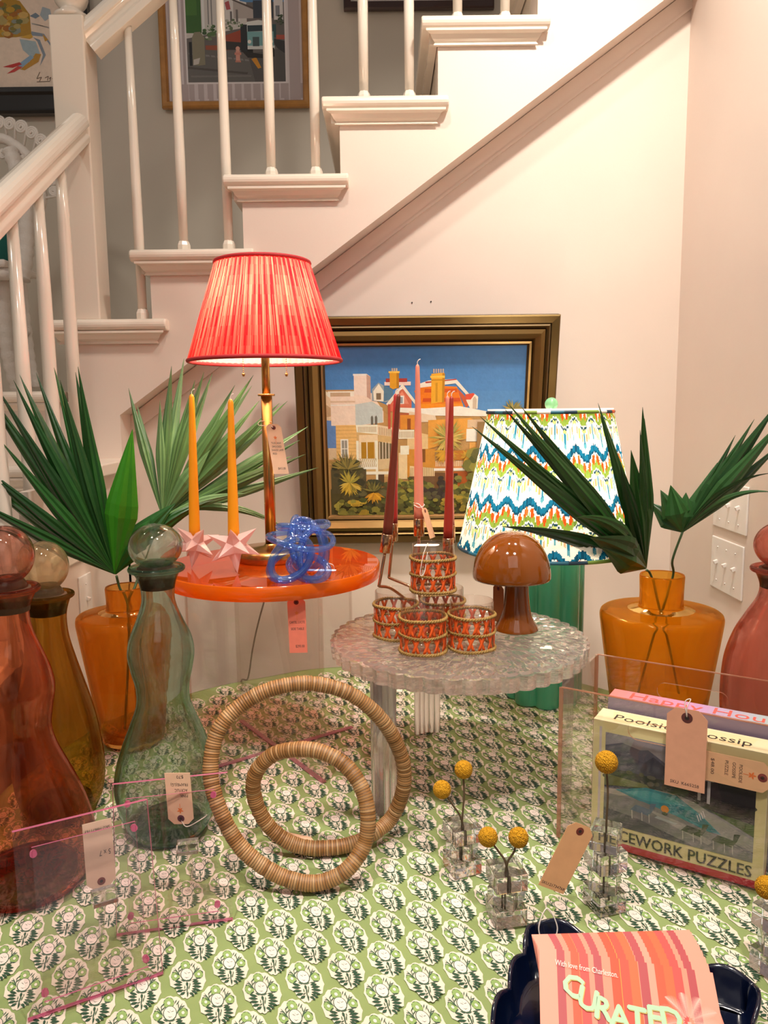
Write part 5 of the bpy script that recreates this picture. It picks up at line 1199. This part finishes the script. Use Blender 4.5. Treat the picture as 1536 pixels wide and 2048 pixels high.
Q([(0,.34),(.28,.34),(.50,.28),(.72,.20),(.82,.18),(1,.08),(1,0),(0,0)],'#7d7c80'); Q([(0,.18),(.25,.14),(.6,.02),(.62,0),(0,0)],'#57575f'); Q([(.3,.28),(.55,.22),(.75,.10),(.72,.06),(.45,.18)],'#9c9a98')
for cx_,cy_,c_ in ((.27,.22,'#5c7088'),(.62,.14,'#3c4438'),(.82,.12,'#3f4a3a')):   # empty loungers and a table
    Q([(cx_-.08,cy_),(cx_+.05,cy_-.02),(cx_+.08,cy_+.05),(cx_-.04,cy_+.07)],c_); Q([(cx_+.05,cy_-.02),(cx_+.08,cy_+.05),(cx_+.10,cy_+.13),(cx_+.06,cy_+.12)],c_)
    for q in (-.07,.0,.05): Q([(cx_+q,cy_),(cx_+q+.006,cy_),(cx_+q+.01,cy_-.09),(cx_+q+.004,cy_-.09)],'#b8b4b0')
Q(circle(.43,.32,.028,.04,10),'#d8892c'); Q(circle(.43,.27,.02,.02,8),'#3c4a34'); Q([(.36,.20),(.50,.18),(.52,.20),(.38,.225)],'#a8b0b4')
for k in range(4): Q([(.64+k*.012,.34+.02*k),(.645+k*.012,.34+.02*k),(.66+k*.012,.28+.02*k),(.655+k*.012,.28+.02*k)],'#d8d8dc')
for q_ in range(3): put_text(art,'PIECEWORK PUZZLES',.026,o+e1*(BW_/2+(q_-1)*.0004)+Z*.0165,e1,Z,'#33302e','c',un,.0012+.00003*q_,width=BW_*.88)
to=o+Z*(BHH); art.poly2([(0,0),(BW_,0),(BW_,BD),(0,BD)],to,e1,e2,L('#efe4bc'),.0002,Z)
art.poly2([(.03,.006),(BW_-.03,.006),(BW_-.02,BD-.006),(.02,BD-.006)],to,e1,e2,L('#f2dfae'),.0003,Z)
put_text(art,'Poolside Gossip',.030,to+e1*(BW_*.5)+e2*.014,e1,e2,'#33302a','c',Z,.0006,width=BW_*.80)
art.build('printed_wrap',M['art'],PB)
o2=FL+e1*.058+e2*.070+Z*(T0+.003); H2=.232; D2=.040; W2=.285
P2=pbox('puzzle_box','pink and lilac puzzle box standing behind the cream one in the acrylic bin',o2,W2,H2,D2,None,None,'#8a7a92','#6c6478')
art=MB(); to=o2+Z*H2
n=24
for k in range(n):
    f=k/(n-1); c_=tuple(a*(1-f)+b*f for a,b in zip(L('#f0807c') if f<.5 else L('#b88cb8'),L('#b88cb8') if f<.5 else L('#9cc0b4')))
    f2=f*2%1 if f<1 else 1; A_1,B_1=(L('#f0807c'),L('#b58cb8')) if f<.5 else (L('#b58cb8'),L('#9cc0b4')); c_=tuple(a*(1-f2)+b*f2 for a,b in zip(A_1,B_1))
    art.poly2([(W2*k/n,0),(W2*(k+1)/n,0),(W2*(k+1)/n,D2),(W2*k/n,D2)],to,e1,e2,c_,.0002,Z)
put_text(art,'Happy Hour',.038,to+e1*(W2*.50)+e2*.009,e1,e2,'#dc5c50','c',Z,.0005,width=W2*.80)
art.build('printed_wrap',M['art'],P2)
# tags on the bin
q=ony(1378,1418,1.075)
qn=e2*-1
fo=FL+e1*.165-e2*.004+Z*(T0+BH-.004)
def on_front(px,py,off=.004):
    v=Vector(ray(px,py)); c=Vector(CC); p0=FL-e2*off; t_=(p0-c).dot(e2)/v.dot(e2); return c+v*t_
q=on_front(1375,1418,.004); q2=on_front(1368,1578,.004)
tag('price_tag','large kraft tag hanging over the front of the acrylic bin, SKU along its lower edge',q,e1,Z,.058,abs((q-q2).z)/1.0,[('SKU  K665258',.007,.0,.95,.72)],'#dca184',logo=False,ring='#5c2c2c',string=[q-Z*.010-e2*.002,q+Z*.004-e2*.004,q+Z*.016+e1*.004,q+Z*.010-e1*.004,q-Z*.012-e2*.002])
q=on_front(1536,1558,-.003)
tag('price_tag','kraft price tag lying sideways on the corner of the puzzle box',q+e1*.004,-Z,e1,.046,.092,[('POOLSIDE',.0066,.02,.46,.62),('GOSSIPE',.0066,-.05,.56,.55),('PUZZLE',.0066,-.08,.67,.5),('$48.00',.0068,-.04,.88,.55)],'#ecbb92',ring='#7c3434')
# ================================================================ navy scalloped tray and the postcards
ta=onz(1072,1838,.045); tb=onz(1512,1962,.045); tc_=onz(990,2046,.045)
u1=(tb-ta).normalized(); u2=Vector((-u1.y,u1.x,0))*-1; TWd=(tb-ta).length; TD=.26
org=Vector((ta.x,ta.y,0))
TRY=thing('scalloped_tray','navy lacquer tray with scalloped rim at the near right of the cloth','tray',(ta.x,ta.y,T0))
def edge_pts(n1,n2):
    pts=[]
    for (A,B,n) in (((0,0),(TWd,0),n1),((TWd,0),(TWd,TD),n2),((TWd,TD),(0,TD),n1),((0,TD),(0,0),n2)):
        for k in range(n*8):
            f=k/(n*8); s=abs(math.sin(PI*f*n)); pts.append((A[0]+(B[0]-A[0])*f,A[1]+(B[1]-A[1])*f,s,(B[1]-A[1],-(B[0]-A[0]))))
    return pts
EP=edge_pts(4,4); mb=MB(); rows=[]
cxm,cym=TWd/2,TD/2
def ring_(out,zf): 
    r=[]
    for x,y,s,nrm in EP:
        l=math.hypot(*nrm); nx_,ny_=nrm[0]/l,nrm[1]/l; r.append(org+u1*(x+nx_*(out+.006*s))+u2*(y+ny_*(out+.006*s))+Z*zf(s))
    return r
rows=[ring_(-.014,lambda s:T0),ring_(-.006,lambda s:T0+.003),ring_(.000,lambda s:T0+.036+.010*s),ring_(-.001,lambda s:T0+.039+.011*s),ring_(-.004,lambda s:T0+.039+.011*s),ring_(-.006,lambda s:T0+.036+.010*s),ring_(-.012,lambda s:T0+.008),ring_(-.018,lambda s:T0+.005)]
n=len(EP); vs=[p for r in rows for p in r]; fs=[(k*n+i,k*n+(i+1)%n,(k+1)*n+(i+1)%n,(k+1)*n+i) for k in range(len(rows)-1) for i in range(n)]
fs+= [tuple(range(n))[::-1],tuple(range((len(rows)-1)*n,len(rows)*n))]
mb.add(vs,fs,None,True); mb.build('tray_body',M['navy'],TRY)
mb=MB(); q=onz(1098,1860,.05); mb.tube(spline([q+Vector((-.008,0,-.02)),q+Vector((-.012,.006,.0)),q+Vector((0,.012,.022)),q+Vector((.012,.006,.0)),q+Vector((.006,0,-.02))],8),.0009,6)
mb.build('string',M['string'],TRY)
# postcards: fanned stack leaning back on the tray rim
tilt=math.radians(27)
def card_frame(tl,tr_,yb_):
    A=ony(*tl,yb_); return A
CARD_G='fanned stack of striped postcards in the navy tray'
def postcard(label,TLp,ux_,W_,H_,tl_,top=False,seed=0):
    ux_=ux_.normalized(); back=Vector((-ux_.y,ux_.x,0)).normalized(); uz_=(back*math.cos(tl_)+Z*math.sin(tl_)).normalized(); uz_=(uz_-ux_*uz_.dot(ux_)).normalized(); un_=ux_.cross(uz_)
    t=thing('postcard',label,'postcard',TLp,CARD_G if not top else None)
    mb=MB(); mb.prism([(0,0),(W_,0),(W_,-H_),(0,-H_)],TLp-un_*.0006,ux_,uz_,un_,.0006,L('#f3a08c')); lay=[0]
    def q(pts,c): lay[0]+=1; mb.poly2(pts,TLp,ux_,uz_,L(c),.00012+.000025*lay[0],un_)
    x=0; S=[('#f8a08a',.10),('#b84a50',.045),('#f8937a',.035),('#f05838',.045),('#e8804a',.004),('#e2504a',.05),('#f8937a',.03),('#b84a50',.045),('#f8937a',.05),('#f0502e',.05),('#ee9a3c',.004),('#e8503c',.05),('#f46a3c',.05),('#f8937a',.004),('#b84a50',.05),('#f8a08a',.04),('#f05838',.05),('#f0683c',.05),('#e2504a',.05),('#f8937a',.03),('#b84a50',.045),('#f8a08a',.10)]
    tot=sum(s for _,s in S)
    for c,s in S: w=s/tot*W_; q([(x,0),(x+w,0),(x+w,-H_),(x,-H_)],c); x+=w
    def palmart(cx,cy,r,hang=0):
        rr=random.Random(int(cx*1000)); 
        for k in range(9):
            a=PI*(-.15+1.3*k/8)+.1; 
            for s in range(26):
                lay[0]-=1.96
                f=.12+.88*s/26; x0,y0=cx+math.cos(a)*r*f,cy+math.sin(a)*r*f-(.25*r*f*f); l=r*.24*math.sin(PI*min(1,f*.9+.08))
                for sg in (-1,1):
                    b=a+sg*.75-.1; px_,py_=x0+math.cos(b)*l,y0+math.sin(b)*l
                    P=[(x0,y0),(px_,py_),(x0+math.cos(a)*r*.02,y0+math.sin(a)*r*.02)]
                    P=[(min(max(a_,0),W_),min(max(b_,-H_),0)) for a_,b_ in P]; q(P,'#fbc3b4')
        q([(cx-.002,cy),(cx+.002,cy),(cx+.003,max(cy-.1,-H_)),(cx-.003,max(cy-.1,-H_))],'#f8b8a8')
    palmart(W_*.82,-H_*.40,W_*.20)
    if top:
        palmart(W_*.14,-H_*.72,W_*.15)
        put_text(mb,'With love from Charleston.',.0095,TLp+ux_*W_*.27+uz_*(-.021),ux_,uz_,'#fff2e8','c',un_,.016*.0+.004*.4,width=W_*.36,rot=-.05)
        for i,(ch,xx,yy,rt) in enumerate([('C',.165,.050,-.32),('U',.25,.062,-.24),('R',.34,.070,-.14),('A',.435,.076,-.04),('T',.53,.075,-.06),('E',.625,.071,-.02),('D',.72,.070,.06)]):
            for off,colr,dx in ((.0013,'#d9b85a',.0009),(.0016,'#b9dcb8',0)):
                put_text(mb,ch,.034,TLp+ux_*(W_*xx+dx)+uz_*(-yy-dx),ux_,uz_,colr,'c',un_,off,rot=rt)
                for q_,(ex,ey) in enumerate(((.0011,0),(-.0011,0),(0,.0011),(0,-.0011))): put_text(mb,ch,.034,TLp+ux_*(W_*xx+dx+ex)+uz_*(-yy-dx+ey),ux_,uz_,colr,'c',un_,off+.00004*(q_+1),rot=rt)
    mb.build('card',M['art'],t); return t
TL=ony(1078,1893,.852); TRt=ony(1425,1946,.826)
ux_=(TRt-TL); W_=ux_.length
TL0=ony(1063,1869,.884); TR0=ony(1350,1861,.893); 
NC=9
names=['hindmost','second from the back','third from the back','fourth from the back','fifth from the back','fourth from the front','third from the front','second from the front','topmost']
for k in range(NC):
    f=k/(NC-1); g=f**1.6
    p=TL0.lerp(TL,min(1,f*.9+ (0.1 if k==NC-1 else 0))); d=(TR0-TL0).normalized().lerp(ux_.normalized(),g)
    p=Vector((p.x,p.y,p.z)); 
    postcard('striped coral postcard lettered CURATED, topmost of the fanned stack' if k==NC-1 else f'striped coral postcard in the navy tray, {names[k]} of the fanned stack',p,d,W_,W_*.72,tilt,top=(k==NC-1))
# ================================================================ light
def area(name,loc,size,e,col,target,shape='DISK',spread=None):
    l=bpy.data.lights.new(name,'AREA'); l.shape=shape; l.size=size; l.energy=e; l.color=col
    if spread: l.spread=spread
    o=bpy.data.objects.new(name,l); COL.objects.link(o); o.location=loc
    d=(Vector(target)-Vector(loc)); o.rotation_euler=d.to_track_quat('-Z','Y').to_euler(); return o
area('ceiling_spot',(.55,1.30,2.45),.10,E_SPOT*1.7,(1,.905,.79),(.62,2.0,.9),spread=1.9)
area('ceiling_spot',(.0,1.40,2.45),.10,E_SPOT*.6,(1,.88,.76),(.1,1.9,.4),spread=2.2)
area('ceiling_spot',(-.45,.3,2.35),.16,E_SPOT*.60,(1,.88,.76),(-.3,1.15,.1),spread=1.25)
area('ceiling_spot',(.35,.1,2.35),.16,E_SPOT*.60,(1,.905,.79),(.3,1.15,0),spread=1.25)
area('ceiling_spot',(-1.5,1.3,2.45),.16,E_SPOT*.35,(1,.905,.79),(-1.2,2.4,.9),spread=2.4)
area('fill_panel',(0,-1.2,2.3),1.6,E_FILL,(1,.93,.86),(0,1.4,.4),'SQUARE')  # broad fill light added out of view to lift the scene
w=bpy.data.worlds.new('room'); sc.world=w; w.use_nodes=True; bg=w.node_tree.nodes['Background']; 
wn=w.node_tree; wt=wn.nodes.new('ShaderNodeTexNoise'); wt.inputs['Scale'].default_value=3.2; wt.inputs['Detail'].default_value=2
wr=wn.nodes.new('ShaderNodeValToRGB'); wr.color_ramp.elements[0].position=.42; wr.color_ramp.elements[0].color=(.36,.30,.26,1); wr.color_ramp.elements[1].position=.60; wr.color_ramp.elements[1].color=(1.75,1.60,1.45,1)
wc=wn.nodes.new('ShaderNodeTexCoord'); wn.links.new(wc.outputs['Generated'],wt.inputs['Vector']); wn.links.new(wt.outputs[0],wr.inputs[0]); wn.links.new(wr.outputs[0],bg.inputs[0])
bg.inputs[1].default_value=E_WORLD
sc.cycles.max_bounces=14; sc.cycles.transparent_max_bounces=40; sc.cycles.transmission_bounces=14; sc.cycles.glossy_bounces=6; sc.cycles.diffuse_bounces=4
sc.cycles.sample_clamp_indirect=4; sc.cycles.use_denoising=True; sc.cycles.caustics_refractive=True; sc.cycles.caustics_reflective=False; sc.cycles.blur_glossy=.1
sc.view_settings.exposure=EXPO
